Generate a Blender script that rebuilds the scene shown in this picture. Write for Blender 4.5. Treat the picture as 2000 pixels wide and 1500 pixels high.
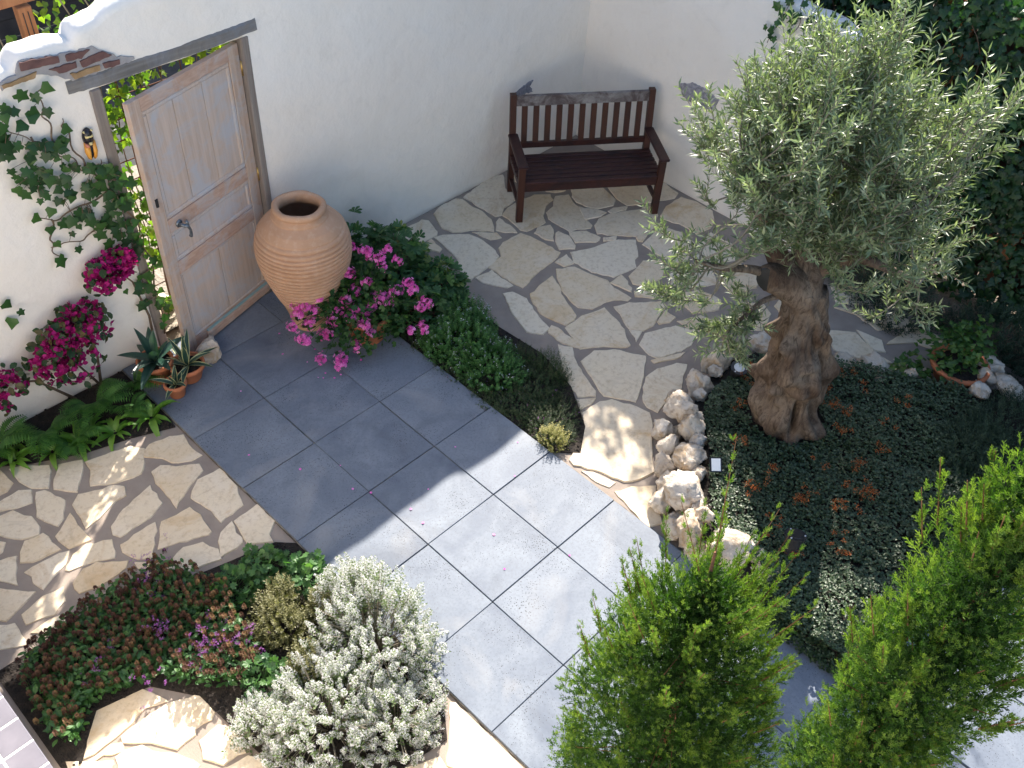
import bpy, math, random
import numpy as np
from mathutils import Vector, Matrix, noise

for o in list(bpy.data.objects):
    bpy.data.objects.remove(o)
scene = bpy.context.scene
COL = scene.collection
PI = math.pi

# ------------------------------------------------------------ camera
CAM_POS = Vector((-1.898, -4.660, 5.339))
CAM_R = ((0.701328, -0.711083, 0.049989), (-0.480352, -0.523246, -0.703900), (0.526688, 0.469653, -0.708537))
cd = bpy.data.cameras.new('camera')
cam = bpy.data.objects.new('camera', cd)
COL.objects.link(cam)
r_, d_, f_ = (Vector(v) for v in CAM_R)
cam.matrix_world = Matrix(((r_.x, -d_.x, -f_.x, CAM_POS.x), (r_.y, -d_.y, -f_.y, CAM_POS.y),
                           (r_.z, -d_.z, -f_.z, CAM_POS.z), (0, 0, 0, 1)))
cd.sensor_width = 36.0
cd.lens = 1925.16 / 2000 * 36
cd.clip_start = 0.05
cd.clip_end = 800
scene.camera = cam

# ------------------------------------------------------------ sky and sun
SUN_AZ = math.atan2(0.78, 0.626)      # clockwise from +Y
SUN_EL = math.radians(33.4)
w = bpy.data.worlds.new('World')
scene.world = w
w.use_nodes = True
nt = w.node_tree
nt.nodes.clear()
sky = nt.nodes.new('ShaderNodeTexSky')
sky.sky_type = 'NISHITA'
sky.sun_disc = False
sky.sun_elevation = SUN_EL
sky.sun_rotation = SUN_AZ
sky.air_density = 1.0
sky.dust_density = 1.2
bg = nt.nodes.new('ShaderNodeBackground')
bg.inputs['Strength'].default_value = 0.11
wo = nt.nodes.new('ShaderNodeOutputWorld')
nt.links.new(sky.outputs[0], bg.inputs[0])
nt.links.new(bg.outputs[0], wo.inputs[0])

sd = bpy.data.lights.new('sun', 'SUN')
sd.energy = 5.0
sd.angle = math.radians(0.53)
sd.color = (1.0, 0.925, 0.82)
sun = bpy.data.objects.new('sun', sd)
COL.objects.link(sun)
sdir = Vector((math.sin(SUN_AZ) * math.cos(SUN_EL), math.cos(SUN_AZ) * math.cos(SUN_EL), math.sin(SUN_EL)))
sun.rotation_euler = sdir.to_track_quat('Z', 'Y').to_euler()
sun.location = sdir * 20

vs = scene.view_settings
vs.view_transform = 'Standard'
vs.look = 'None'
vs.gamma = 1.0
vs.use_curve_mapping = False
vs.exposure = 1.62

# ------------------------------------------------------------ helpers: objects
def tag(o, label=None, cat=None, group=None, kind=None):
    if label: o['label'] = label
    if cat: o['category'] = cat
    if group: o['group'] = group
    if kind: o['kind'] = kind
    return o

def empty(name, loc=(0, 0, 0), rz=0.0):
    o = bpy.data.objects.new(name, None)
    o.empty_display_size = 0.05
    COL.objects.link(o)
    o.location = loc
    o.rotation_euler = (0, 0, rz)
    return o

def link(name, me, mats, parent=None, mw=None):
    o = bpy.data.objects.new(name, me)
    COL.objects.link(o)
    if not isinstance(mats, (list, tuple)): mats = [mats]
    if len(me.materials) == 0:
        for m in mats: me.materials.append(m)
    if parent is not None:
        o.parent = parent
        pm = Matrix.LocRotScale(parent.location, parent.rotation_euler, parent.scale)
        if parent.parent is not None:
            pp = parent.parent
            pm = Matrix.LocRotScale(pp.location, pp.rotation_euler, pp.scale) @ parent.matrix_parent_inverse @ pm
        o.matrix_parent_inverse = pm.inverted()
    if mw is not None:
        o.location, q, o.scale = mw.decompose()
        o.rotation_euler = q.to_euler()
    return o

class Geo:
    """numpy mesh accumulator; faces carry a 'rnd' float and a material index"""
    def __init__(s): s.V = []; s.L = []; s.T = []; s.R = []; s.M = []; s.n = 0
    def raw(s, V, F, rnd=0.5, m=0):
        V = np.asarray(V, float)
        s.V.append(V)
        s.L.append(np.concatenate([np.asarray(f) for f in F]) + s.n)
        s.T.append(np.array([len(f) for f in F]))
        s.R.append(np.full(len(F), rnd)); s.M.append(np.full(len(F), m))
        s.n += len(V)
    def inst(s, tmpl, P, Y, Z, S, rnd, m=None):
        TV, TF = tmpl[0], tmpl[1]
        TM = tmpl[2] if len(tmpl) > 2 else [0] * len(TF)
        TV = np.asarray(TV, float); P = np.asarray(P, float); N = len(P)
        if N == 0: return
        Y = np.asarray(Y, float); Y = Y / (np.linalg.norm(Y, axis=1, keepdims=True) + 1e-9)
        Z = np.asarray(Z, float)
        X = np.cross(Y, Z); X /= (np.linalg.norm(X, axis=1, keepdims=True) + 1e-9)
        Z = np.cross(X, Y)
        S = np.asarray(S, float)
        if S.ndim == 0: S = np.full(N, float(S))
        if S.ndim == 1: S = np.repeat(S[:, None], 3, 1)
        A = TV[None] * S[:, None, :]
        W = P[:, None, :] + A[..., 0:1] * X[:, None] + A[..., 1:2] * Y[:, None] + A[..., 2:3] * Z[:, None]
        k = len(TV)
        s.V.append(W.reshape(-1, 3))
        lf = np.concatenate([np.asarray(f) for f in TF])
        s.L.append((lf[None] + (np.arange(N) * k)[:, None]).ravel() + s.n)
        s.T.append(np.tile(np.array([len(f) for f in TF]), N))
        rnd = np.asarray(rnd, float)
        if rnd.ndim == 0: rnd = np.full(N, float(rnd))
        s.R.append(np.repeat(rnd, len(TF)))
        s.M.append(np.tile(np.array(TM) if m is None else np.full(len(TF), m), N))
        s.n += N * k
    def tube(s, pts, rad, sides=6, rnd=0.5, m=0, cap=True):
        pts = np.asarray(pts, float); n = len(pts)
        rad = np.full(n, rad) if np.ndim(rad) == 0 else np.asarray(rad, float)
        tg = np.gradient(pts, axis=0); tg /= (np.linalg.norm(tg, axis=1, keepdims=True) + 1e-9)
        ref = np.array([0, 0, 1.0]) if abs(tg[0, 2]) < 0.9 else np.array([1.0, 0, 0])
        a = np.arange(sides) * 2 * PI / sides
        V = np.zeros((n, sides, 3))
        for i in range(n):
            x = np.cross(ref, tg[i]); x /= np.linalg.norm(x) + 1e-9
            y = np.cross(tg[i], x); ref = y if i == 0 else ref
            V[i] = pts[i] + rad[i] * (np.cos(a)[:, None] * x + np.sin(a)[:, None] * y)
        F = []
        for i in range(n - 1):
            for j in range(sides):
                k = (j + 1) % sides
                F.append((i * sides + j, i * sides + k, (i + 1) * sides + k, (i + 1) * sides + j))
        if cap:
            F.append(tuple(range(sides - 1, -1, -1)))
            F.append(tuple((n - 1) * sides + j for j in range(sides)))
        s.raw(V.reshape(-1, 3), F, rnd, m)
    def box(s, c, size, rz=0.0, rnd=0.5, m=0, bev=0.0):
        sx, sy, sz = (v / 2 for v in size)
        if bev <= 0:
            V = np.array([(a * sx, b * sy, d * sz) for d in (-1, 1) for b in (-1, 1) for a in (-1, 1)])
            F = [(0, 2, 3, 1), (4, 5, 7, 6), (0, 1, 5, 4), (1, 3, 7, 5), (3, 2, 6, 7), (2, 0, 4, 6)]
        else:
            b = min(bev, sx * .9, sy * .9, sz * .9)
            V = []; idx = {}
            for d in (-1, 1):
                for e in (-1, 1):
                    for a in (-1, 1):
                        for ax in range(3):
                            q = [a * (sx - b), e * (sy - b), d * (sz - b)]
                            q[ax] = (a * sx, e * sy, d * sz)[ax]
                            idx[(a, e, d, ax)] = len(V); V.append(q)
            F = []
            g = lambda a, e, d, ax: idx[(a, e, d, ax)]
            for t in (-1, 1):
                F += [(g(t, -1, -1, 0), g(t, 1, -1, 0), g(t, 1, 1, 0), g(t, -1, 1, 0))[::t],
                      (g(-1, t, -1, 1), g(-1, t, 1, 1), g(1, t, 1, 1), g(1, t, -1, 1))[::t],
                      (g(-1, -1, t, 2), g(1, -1, t, 2), g(1, 1, t, 2), g(-1, 1, t, 2))[::t]]
            for u in (-1, 1):
                for v in (-1, 1):
                    F.append((g(u, v, -1, 0), g(u, v, 1, 0), g(u, v, 1, 1), g(u, v, -1, 1))[::u * v])
                    F.append((g(u, -1, v, 0), g(u, 1, v, 0), g(u, 1, v, 2), g(u, -1, v, 2))[::-u * v])
                    F.append((g(-1, u, v, 1), g(1, u, v, 1), g(1, u, v, 2), g(-1, u, v, 2))[::u * v])
                    for w_ in (-1, 1):
                        F.append((g(u, v, w_, 0), g(u, v, w_, 1), g(u, v, w_, 2))[::-u * v * w_])
            V = np.array(V)
        ca, sa = math.cos(rz), math.sin(rz)
        W = np.stack([V[:, 0] * ca - V[:, 1] * sa + c[0], V[:, 0] * sa + V[:, 1] * ca + c[1], V[:, 2] + c[2]], 1)
        s.raw(W, F, rnd, m)
    def mesh(s, name, smooth=False):
        V = np.concatenate(s.V); L = np.concatenate(s.L); T = np.concatenate(s.T)
        me = bpy.data.meshes.new(name)
        me.vertices.add(len(V)); me.vertices.foreach_set('co', V.astype(np.float32).ravel())
        me.loops.add(len(L)); me.loops.foreach_set('vertex_index', L.astype(np.int32))
        me.polygons.add(len(T))
        me.polygons.foreach_set('loop_start', np.concatenate([[0], np.cumsum(T)[:-1]]).astype(np.int32))
        me.polygons.foreach_set('loop_total', T.astype(np.int32))
        me.polygons.foreach_set('material_index', np.concatenate(s.M).astype(np.int32))
        me.polygons.foreach_set('use_smooth', np.full(len(T), smooth))
        a = me.attributes.new('rnd', 'FLOAT', 'FACE')
        a.data.foreach_set('value', np.concatenate(s.R).astype(np.float32))
        me.update(calc_edges=True)
        me.validate()
        return me
    def build(s, name, mats, parent=None, smooth=False, mw=None):
        return link(name, s.mesh(name, smooth), mats, parent, mw)

def nz(P, sc=1.0, seed=0.0):
    """cheap smooth vector->scalar noise in -1..1 for numpy points"""
    P = np.asarray(P, float) * sc + seed * 7.31
    x, y, z = P[..., 0], P[..., 1], P[..., 2]
    return (np.sin(x * 1.7 + 1.3 * np.sin(y * 1.1 + z * .7)) + np.sin(y * 1.9 + 1.2 * np.sin(z * 1.3 + x * .9) + 1.7)
            + np.sin(z * 2.1 + 1.4 * np.sin(x * 1.2 + y * .8) + .6)) / 3

def rdir(rng, n):
    v = rng.normal(size=(n, 3))
    return v / np.linalg.norm(v, axis=1, keepdims=True)

def inpoly(P, poly):
    P = np.asarray(P); c = np.zeros(len(P), bool); n = len(poly)
    for i in range(n):
        x1, y1 = poly[i]; x2, y2 = poly[i - 1]
        if y1 == y2: continue
        t = ((y1 > P[:, 1]) != (y2 > P[:, 1])) & (P[:, 0] < (x2 - x1) * (P[:, 1] - y1) / (y2 - y1) + x1)
        c ^= t
    return c

def scatter(rng, poly, n):
    a = np.array(poly); o = np.zeros((0, 2))
    while len(o) < n:
        q = rng.uniform(a.min(0), a.max(0), (n * 3, 2))
        o = np.concatenate([o, q[inpoly(q, poly)]])
    return o[:n]

# ------------------------------------------------------------ helpers: materials
def ng(name):
    m = bpy.data.materials.new(name); m.use_nodes = True
    t = m.node_tree; t.nodes.clear()
    return m, t, t.nodes.new('ShaderNodeOutputMaterial')

def nd(t, typ, **kw):
    n = t.nodes.new(typ)
    for k, v in kw.items():
        if k in n.inputs: n.inputs[k].default_value = v
        else: setattr(n, k, v)
    return n

def ramp(t, src, stops, interp='LINEAR'):
    r = t.nodes.new('ShaderNodeValToRGB'); r.color_ramp.interpolation = interp
    e = r.color_ramp.elements
    while len(e) < len(stops): e.new(0.5)
    for k, (p, c) in zip(e, stops):
        k.position = p; k.color = (*c, 1) if len(c) == 3 else c
    t.links.new(src, r.inputs[0])
    return r.outputs[0]

def mixc(t, fac, a, b, mode='MIX'):
    m = t.nodes.new('ShaderNodeMix'); m.data_type = 'RGBA'; m.blend_type = mode
    for s, v in ((m.inputs['Factor'], fac), (m.inputs['A'], a), (m.inputs['B'], b)):
        if isinstance(v, (int, float)): s.default_value = v
        elif isinstance(v, tuple): s.default_value = (*v, 1)
        else: t.links.new(v, s)
    return m.outputs['Result']

def tex(t, co, scale, detail=4, rough=.55, typ='NOISE', dist=0.0):
    if typ == 'NOISE':
        n = nd(t, 'ShaderNodeTexNoise', Scale=scale, Detail=detail, Roughness=rough, Distortion=dist)
        t.links.new(co, n.inputs['Vector']); return n.outputs['Fac']
    n = nd(t, 'ShaderNodeTexVoronoi', Scale=scale); n.feature = typ
    t.links.new(co, n.inputs['Vector']); return n.outputs['Distance']

def bump(t, src, strength, dist, prev=None):
    b = nd(t, 'ShaderNodeBump', Strength=strength, Distance=dist)
    t.links.new(src, b.inputs['Height'])
    if prev is not None: t.links.new(prev, b.inputs['Normal'])
    return b.outputs[0]

def coords(t, objrand=False):
    c = nd(t, 'ShaderNodeTexCoord').outputs['Object']
    if objrand:
        oi = nd(t, 'ShaderNodeObjectInfo')
        mul = nd(t, 'ShaderNodeVectorMath', operation='SCALE'); mul.inputs['Scale'].default_value = 1
        cmb = nd(t, 'ShaderNodeCombineXYZ')
        mm = nd(t, 'ShaderNodeMath', operation='MULTIPLY'); mm.inputs[1].default_value = 37.0
        t.links.new(oi.outputs['Random'], mm.inputs[0])
        for k in range(3): t.links.new(mm.outputs[0], cmb.inputs[k])
        ad = nd(t, 'ShaderNodeVectorMath', operation='ADD')
        t.links.new(c, ad.inputs[0]); t.links.new(cmb.outputs[0], ad.inputs[1])
        return ad.outputs[0], oi.outputs['Random']
    return c

def principled(t, out, col, rough=.7, nrm=None, spec=.4, **kw):
    p = nd(t, 'ShaderNodeBsdfPrincipled', **{'Specular IOR Level': spec}, **kw)
    for k, v in (('Base Color', col), ('Roughness', rough)):
        if isinstance(v, tuple): p.inputs[k].default_value = (*v, 1)
        elif isinstance(v, (int, float)): p.inputs[k].default_value = v
        else: t.links.new(v, p.inputs[k])
    if nrm is not None: t.links.new(nrm, p.inputs['Normal'])
    if out is not None: t.links.new(p.outputs[0], out.inputs[0])
    return p

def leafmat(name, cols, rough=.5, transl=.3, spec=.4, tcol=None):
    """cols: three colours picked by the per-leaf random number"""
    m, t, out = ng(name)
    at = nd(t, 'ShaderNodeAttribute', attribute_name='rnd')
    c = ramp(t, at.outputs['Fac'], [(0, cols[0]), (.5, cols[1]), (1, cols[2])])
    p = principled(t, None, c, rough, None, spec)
    tr = nd(t, 'ShaderNodeBsdfTranslucent')
    tc = mixc(t, 1.0, c, tcol or (1.6, 1.9, .6), 'MULTIPLY')
    t.links.new(tc, tr.inputs[0])
    mx = nd(t, 'ShaderNodeMixShader'); mx.inputs[0].default_value = transl
    t.links.new(p.outputs[0], mx.inputs[1]); t.links.new(tr.outputs[0], mx.inputs[2])
    t.links.new(mx.outputs[0], out.inputs[0])
    return m

def simple(name, c1, c2, scale=8, rough=.7, bs=0.3, bd=.004, bscale=60, spec=.4, detail=5, metallic=0.0):
    m, t, out = ng(name)
    co = coords(t)
    c = mixc(t, ramp(t, tex(t, co, scale, detail), [(.3, (0, 0, 0)), (.7, (1, 1, 1))]), c1, c2)
    principled(t, out, c, rough, bump(t, tex(t, co, bscale, 6), bs, bd), spec, Metallic=metallic)
    return m

def mat_flag():
    m, t, out = ng('flagstone')
    co, rnd = coords(t, True)
    base = mixc(t, rnd, (.67, .52, .34), (.73, .63, .48))
    n1 = tex(t, co, 3.0, 5, .6, dist=.8)
    c = mixc(t, ramp(t, n1, [(.42, (0, 0, 0)), (.74, (.9, .9, .9))]), base, (.72, .62, .49))
    n2 = tex(t, co, 2.2, 6, .65, dist=1.5)
    c = mixc(t, ramp(t, n2, [(.56, (0, 0, 0)), (.74, (.75, .75, .75))]), c, (.52, .33, .15))
    n3 = tex(t, co, 28, 6, .7)
    c = mixc(t, ramp(t, n3, [(.50, (0, 0, 0)), (.72, (.55, .55, .55))]), c, (.40, .28, .17))
    # fine veins
    v = tex(t, co, 1.6, 3, .5, dist=2.5)
    c = mixc(t, ramp(t, v, [(.490, (0, 0, 0)), (.5, (.16, .16, .16)), (.510, (0, 0, 0))]), c, (.26, .19, .13))
    b = bump(t, tex(t, co, 9, 7, .65, dist=.6), .5, .008)
    b = bump(t, tex(t, co, 90, 4, .6), .35, .002, b)
    principled(t, out, c, .78, b, .25)
    return m

def mat_slab():
    m, t, out = ng('slab_concrete')
    co, rnd = coords(t, True)
    base = mixc(t, rnd, (.098, .120, .162), (.140, .164, .206))
    c = mixc(t, ramp(t, tex(t, co, 2.6, 6, .6, dist=.6), [(.35, (0, 0, 0)), (.7, (1, 1, 1))]), base, (.190, .218, .258))
    c = mixc(t, ramp(t, tex(t, co, 60, 3, .6), [(.45, (0, 0, 0)), (.75, (.5, .5, .5))]), c, (.10, .113, .14))
    # pits, denser in patches
    pits = tex(t, co, 75, typ='F1')
    dens = tex(t, co, 3.3, 3)
    pm = nd(t, 'ShaderNodeMath', operation='MULTIPLY_ADD'); pm.inputs[1].default_value = -.60; pm.inputs[2].default_value = .45
    t.links.new(dens, pm.inputs[0])
    lt = nd(t, 'ShaderNodeMath', operation='LESS_THAN'); t.links.new(pits, lt.inputs[0]); t.links.new(pm.outputs[0], lt.inputs[1])
    c = mixc(t, lt.outputs[0], c, (.045, .045, .05))
    c = mixc(t, ramp(t, tex(t, co, 1.1, 4, .6, dist=1.2), [(.56, (0, 0, 0)), (.72, (.40, .40, .40))]), c, (.29, .29, .29))
    c = mixc(t, ramp(t, tex(t, co, 1.7, 5, .65, dist=.8), [(.54, (0, 0, 0)), (.70, (.55, .55, .55))]), c, (.075, .088, .115))
    inv = nd(t, 'ShaderNodeMath', operation='SUBTRACT'); inv.inputs[0].default_value = 1; t.links.new(lt.outputs[0], inv.inputs[1])
    b = bump(t, inv.outputs[0], .6, .003)
    b = bump(t, tex(t, co, 40, 5), .15, .002, b)
    principled(t, out, c, .62, b, .35)
    return m

def mat_plaster():
    m, t, out = ng('plaster')
    co = coords(t)
    c = mixc(t, ramp(t, tex(t, co, 1.3, 5, .6), [(.3, (0, 0, 0)), (.75, (1, 1, 1))]), (.80, .735, .655), (.84, .79, .725))
    c = mixc(t, ramp(t, tex(t, co, 14, 5, .65), [(.55, (0, 0, 0)), (.85, (.35, .35, .35))]), c, (.70, .65, .58))
    c = mixc(t, ramp(t, tex(t, co, 3.2, 6, .7, dist=1.5), [(.56, (0, 0, 0)), (.78, (.30, .30, .30))]), c, (.62, .56, .49))
    b = bump(t, tex(t, co, 4.0, 4, .5), .6, .03)
    b = bump(t, tex(t, co, 16, 3, .5), .25, .006, b)
    b = bump(t, tex(t, co, 120, 4, .6), .5, .0025, b)
    principled(t, out, c, .85, b, .2)
    return m

def mat_wood(name, c1, c2, c3, grain='Z', wear=.45, rough=.6):
    m, t, out = ng(name)
    co = coords(t)
    mp = nd(t, 'ShaderNodeMapping')
    s = {'X': (2, 40, 40), 'Y': (40, 2, 40), 'Z': (40, 40, 2)}[grain]
    mp.inputs['Scale'].default_value = s
    t.links.new(co, mp.inputs[0])
    g = tex(t, mp.outputs[0], 1.0, 5, .6, dist=.5)
    c = mixc(t, ramp(t, g, [(.3, (0, 0, 0)), (.7, (1, 1, 1))]), c1, c2)
    c = mixc(t, ramp(t, tex(t, co, 5, 6, .7, dist=.8), [(wear, (0, 0, 0)), (wear + .2, (.8, .8, .8))]), c, c3)
    b = bump(t, g, .3, .003)
    principled(t, out, c, rough, b, .3)
    return m

def mat_stone():
    m, t, out = ng('limestone')
    co, rnd = coords(t, True)
    base = mixc(t, rnd, (.56, .47, .37), (.69, .63, .56))
    c = mixc(t, ramp(t, tex(t, co, 7, 6, .65, dist=1), [(.48, (0, 0, 0)), (.66, (.85, .85, .85))]), base, (.46, .31, .17))
    c = mixc(t, ramp(t, tex(t, co, 16, 6, .7), [(.56, (0, 0, 0)), (.70, (.7, .7, .7))]), c, (.22, .16, .12))
    b = bump(t, tex(t, co, 11, 8, .72, dist=.8), 1.0, .035)
    b = bump(t, tex(t, co, 80, 4), .4, .003, b)
    principled(t, out, c, .8, b, .25)
    return m

def mat_terracotta(name, c1, c2, c3):
    m, t, out = ng(name)
    co = coords(t)
    c = mixc(t, ramp(t, tex(t, co, 5, 5, .6), [(.3, (0, 0, 0)), (.7, (1, 1, 1))]), c1, c2)
    c = mixc(t, ramp(t, tex(t, co, 22, 6, .7), [(.5, (0, 0, 0)), (.75, (.5, .5, .5))]), c, c3)
    principled(t, out, c, .75, bump(t, tex(t, co, 70, 5), .25, .003), .25)
    return m

M = {}
M['flag'] = mat_flag(); M['slab'] = mat_slab(); M['plaster'] = mat_plaster(); M['stone'] = mat_stone()
M['mortar'] = simple('mortar', (.235, .19, .16), (.32, .265, .22), 5, .85, .5, .004, 110)
M['sand'] = simple('joint_sand', (.06, .052, .045), (.36, .31, .25), 11, .95, .6, .004, 120)
M['earth'] = simple('earth', (.10, .075, .055), (.16, .125, .09), 2, .95, .8, .03, 20)
M['soil'] = simple('soil', (.012, .009, .008), (.035, .026, .020), 14, .95, 1.0, .03, 45)
M['lane'] = simple('pale_gravel', (.22, .19, .15), (.36, .31, .25), 9, .9, .8, .02, 40)
M['asphalt'] = simple('asphalt', (.035, .035, .038), (.06, .06, .06), 9, .9, .6, .004, 150)
M['door'] = mat_wood('limed_door_wood', (.40, .275, .205), (.58, .44, .345), (.45, .43, .42), 'Z', .45, .65)
M['doorx'] = mat_wood('limed_door_wood_cross', (.42, .26, .185), (.56, .385, .29), (.46, .43, .42), 'X', .48, .65)
M['doorpanel'] = mat_wood('limed_panel_wood', (.47, .36, .29), (.60, .47, .385), (.46, .46, .48), 'Z', .44, .65)
M['verdigris'] = mat_wood('turquoise_paint', (.20, .34, .33), (.32, .42, .40), (.45, .33, .26), 'X', .5, .6)
M['greywood'] = mat_wood('weathered_grey_wood', (.13, .12, .11), (.23, .215, .20), (.20, .21, .235), 'X', .46, .8)
M['greywoodz'] = mat_wood('weathered_grey_post', (.17, .14, .12), (.28, .245, .215), (.20, .16, .15), 'Z', .5, .8)
M['bench'] = mat_wood('bench_mahogany', (.036, .012, .010), (.055, .020, .016), (.016, .010, .011), 'X', .48, .42)
M['benchz'] = mat_wood('bench_mahogany_upright', (.046, .016, .011), (.072, .026, .016), (.026, .016, .015), 'Z', .50, .5)
M['benchworn'] = mat_wood('bench_flaked', (.20, .18, .17), (.27, .25, .24), (.035, .014, .013), 'X', .40, .6)
M['fencewood'] = mat_wood('red_brown_timber', (.26, .105, .045), (.36, .16, .075), (.20, .085, .04), 'Z', .55, .6)
M['amphora'] = mat_terracotta('amphora_clay', (.43, .25, .150), (.50, .305, .195), (.58, .44, .335))
M['terracotta'] = mat_terracotta('pot_terracotta', (.40, .13, .06), (.48, .18, .09), (.36, .16, .10))
M['brick'] = simple('old_brick', (.10, .052, .048), (.17, .088, .075), 16, .85, .6, .006, 60)
M['brickochre'] = simple('ochre_brick', (.26, .16, .075), (.36, .24, .13), 16, .85, .6, .006, 60)
M['brickwash'] = simple('limewashed_brick', (.42, .41, .44), (.17, .155, .175), 34, .85, .6, .006, 60)
M['joint'] = simple('brick_joint', (.27, .26, .27), (.36, .34, .33), 18, .9, .6, .005, 70)
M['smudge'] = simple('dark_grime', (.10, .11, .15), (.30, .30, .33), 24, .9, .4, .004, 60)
M['metal'] = simple('dull_metal', (.13, .15, .17), (.22, .24, .26), 30, .4, .1, .001, 80, .5, 4, .7)
M['brass'] = simple('brass', (.45, .30, .10), (.55, .38, .14), 30, .35, .1, .001, 80, .5, 4, .9)
M['rust'] = simple('rusty_wire', (.10, .035, .02), (.16, .06, .03), 30, .8)
M['black'] = simple('black_plastic', (.012, .012, .014), (.025, .025, .028), 20, .45, .1, .001, 90)
M['lens'] = simple('lamp_glass', (.45, .48, .50), (.6, .62, .64), 40, .15, .1, .001, 90, .6)
M['white'] = simple('white_paint', (.80, .80, .80), (.86, .86, .86), 6, .5, .1, .001, 90)
M['tile'] = simple('grey_sill_tile', (.125, .120, .145), (.16, .152, .18), 12, .45, .1, .001, 120)
M['bark'] = simple('stem_bark', (.10, .065, .04), (.17, .12, .08), 30, .85, .7, .004, 70)
M['twig'] = simple('twig_bark', (.16, .14, .10), (.24, .21, .16), 30, .8)
M['redtwig'] = simple('cypress_twig', (.13, .055, .025), (.20, .09, .04), 30, .8)
M['fenceboard'] = simple('dark_fence_board', (.035, .018, .012), (.06, .03, .018), 8, .8, .4, .004, 40)
M['slate'] = simple('dark_boards', (.018, .019, .024), (.035, .036, .042), 6, .8, .4, .006, 30)
M['black_glaze'] = simple('black_glaze', (.012, .010, .012), (.02, .016, .02), 20, .25, .1, .001, 40, .5)
M['yellow_glaze'] = simple('yellow_glaze', (.70, .55, .22), (.78, .66, .34), 20, .25, .1, .001, 40, .5)
M['orange_glaze'] = simple('orange_glaze', (.62, .25, .03), (.72, .36, .06), 20, .25, .1, .001, 40, .5)
M['salmon_glaze'] = simple('salmon_glaze', (.55, .16, .08), (.62, .22, .12), 20, .25, .1, .001, 40, .5)

L = {}
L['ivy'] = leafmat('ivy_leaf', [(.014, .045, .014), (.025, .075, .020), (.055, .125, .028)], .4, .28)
L['ivysun'] = leafmat('sunlit_ivy_leaf', [(.035, .085, .018), (.09, .16, .025), (.20, .26, .03)], .4, .5)  # brighter copy of the ivy leaf, sunlight put into its colours
L['hedge'] = leafmat('hedge_ivy_leaf', [(.010, .032, .012), (.020, .058, .018), (.045, .105, .025)], .4, .25)
L['olive'] = leafmat('olive_leaf', [(.070, .100, .052), (.150, .195, .098), (.33, .365, .235)], .38, .27, .55, (1.4, 1.6, .75))
L['cypress'] = leafmat('cypress_scale', [(.013, .036, .010), (.050, .108, .018), (.165, .230, .038)], .6, .30, .25)
L['cypressblue'] = leafmat('cypress_scale_silver', [(.05, .095, .04), (.10, .16, .07), (.17, .24, .11)], .55, .25, .3)
L['ger'] = leafmat('geranium_leaf', [(.018, .055, .016), (.030, .085, .022), (.07, .14, .03)], .5, .3)
L['scent'] = leafmat('scented_geranium_leaf', [(.036, .095, .036), (.060, .145, .052), (.20, .25, .06)], .55, .3)
L['pink'] = leafmat('pink_petal', [(.68, .10, .44), (.84, .20, .60), (.88, .40, .72)], .5, .35, .2, (1.3, .9, 1.2))
L['magenta'] = leafmat('magenta_bract', [(.22, .006, .09), (.36, .012, .15), (.50, .03, .24)], .5, .4, .2, (1.4, .7, 1.1))
L['boug'] = leafmat('bougainvillea_leaf', [(.020, .048, .018), (.034, .075, .024), (.12, .085, .035)], .45, .3)
L['fern'] = leafmat('fern_pinna', [(.036, .11, .024), (.062, .165, .034), (.10, .22, .045)], .5, .35)
L['hart'] = leafmat('strap_leaf', [(.075, .185, .026), (.125, .27, .036), (.20, .34, .06)], .4, .35)
L['agave'] = leafmat('agave_leaf', [(.020, .052, .040), (.028, .068, .050), (.04, .085, .06)], .35, .08)
L['cream'] = leafmat('agave_margin', [(.40, .40, .20), (.46, .45, .24), (.5, .5, .28)], .4, .15)
L['thyme'] = leafmat('thyme_leaf', [(.030, .095, .026), (.058, .155, .040), (.11, .23, .06)], .5, .3)
L['mat'] = leafmat('creeping_leaf', [(.018, .045, .016), (.034, .070, .022), (.10, .085, .05)], .55, .25)
L['yellow'] = leafmat('golden_thyme_leaf', [(.12, .14, .04), (.27, .25, .09), (.42, .37, .17)], .55, .3)
L['whitefl'] = leafmat('white_floret', [(.76, .76, .77), (.84, .84, .85), (.90, .90, .91)], .6, .45, .2, (1, 1, 1))
L['greyleaf'] = leafmat('grey_green_leaf', [(.060, .095, .035), (.10, .14, .06), (.16, .20, .09)], .55, .3)
L['hebe'] = leafmat('hebe_leaf', [(.055, .060, .022), (.12, .12, .045), (.24, .22, .11)], .5, .25)
L['brownhead'] = leafmat('seed_head', [(.040, .016, .016), (.090, .044, .028), (.24, .15, .07)], .7, .15, .2)
L['purple'] = leafmat('purple_floret', [(.17, .05, .20), (.27, .09, .31), (.38, .16, .42)], .6, .3, .2, (1.2, .9, 1.2))
L['leafy'] = leafmat('round_leaf', [(.030, .085, .028), (.05, .13, .038), (.10, .20, .06)], .45, .35)
L['cover'] = leafmat('ground_cover_leaf', [(.024, .046, .018), (.048, .082, .036), (.115, .155, .085)], .45, .2, .5)
L['orange'] = leafmat('orange_flower', [(.20, .055, .018), (.32, .10, .03), (.44, .17, .06)], .6, .3, .2, (1.3, 1, .7))
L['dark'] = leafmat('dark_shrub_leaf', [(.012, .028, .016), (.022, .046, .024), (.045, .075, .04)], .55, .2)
L['pot_ivy'] = leafmat('pot_ivy_leaf', [(.025, .070, .016), (.05, .115, .022), (.10, .17, .035)], .45, .3)
L['palepurple'] = leafmat('pale_blue_floret', [(.50, .52, .62), (.60, .62, .70), (.72, .72, .76)], .6, .3, .2, (1, 1, 1))

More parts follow.
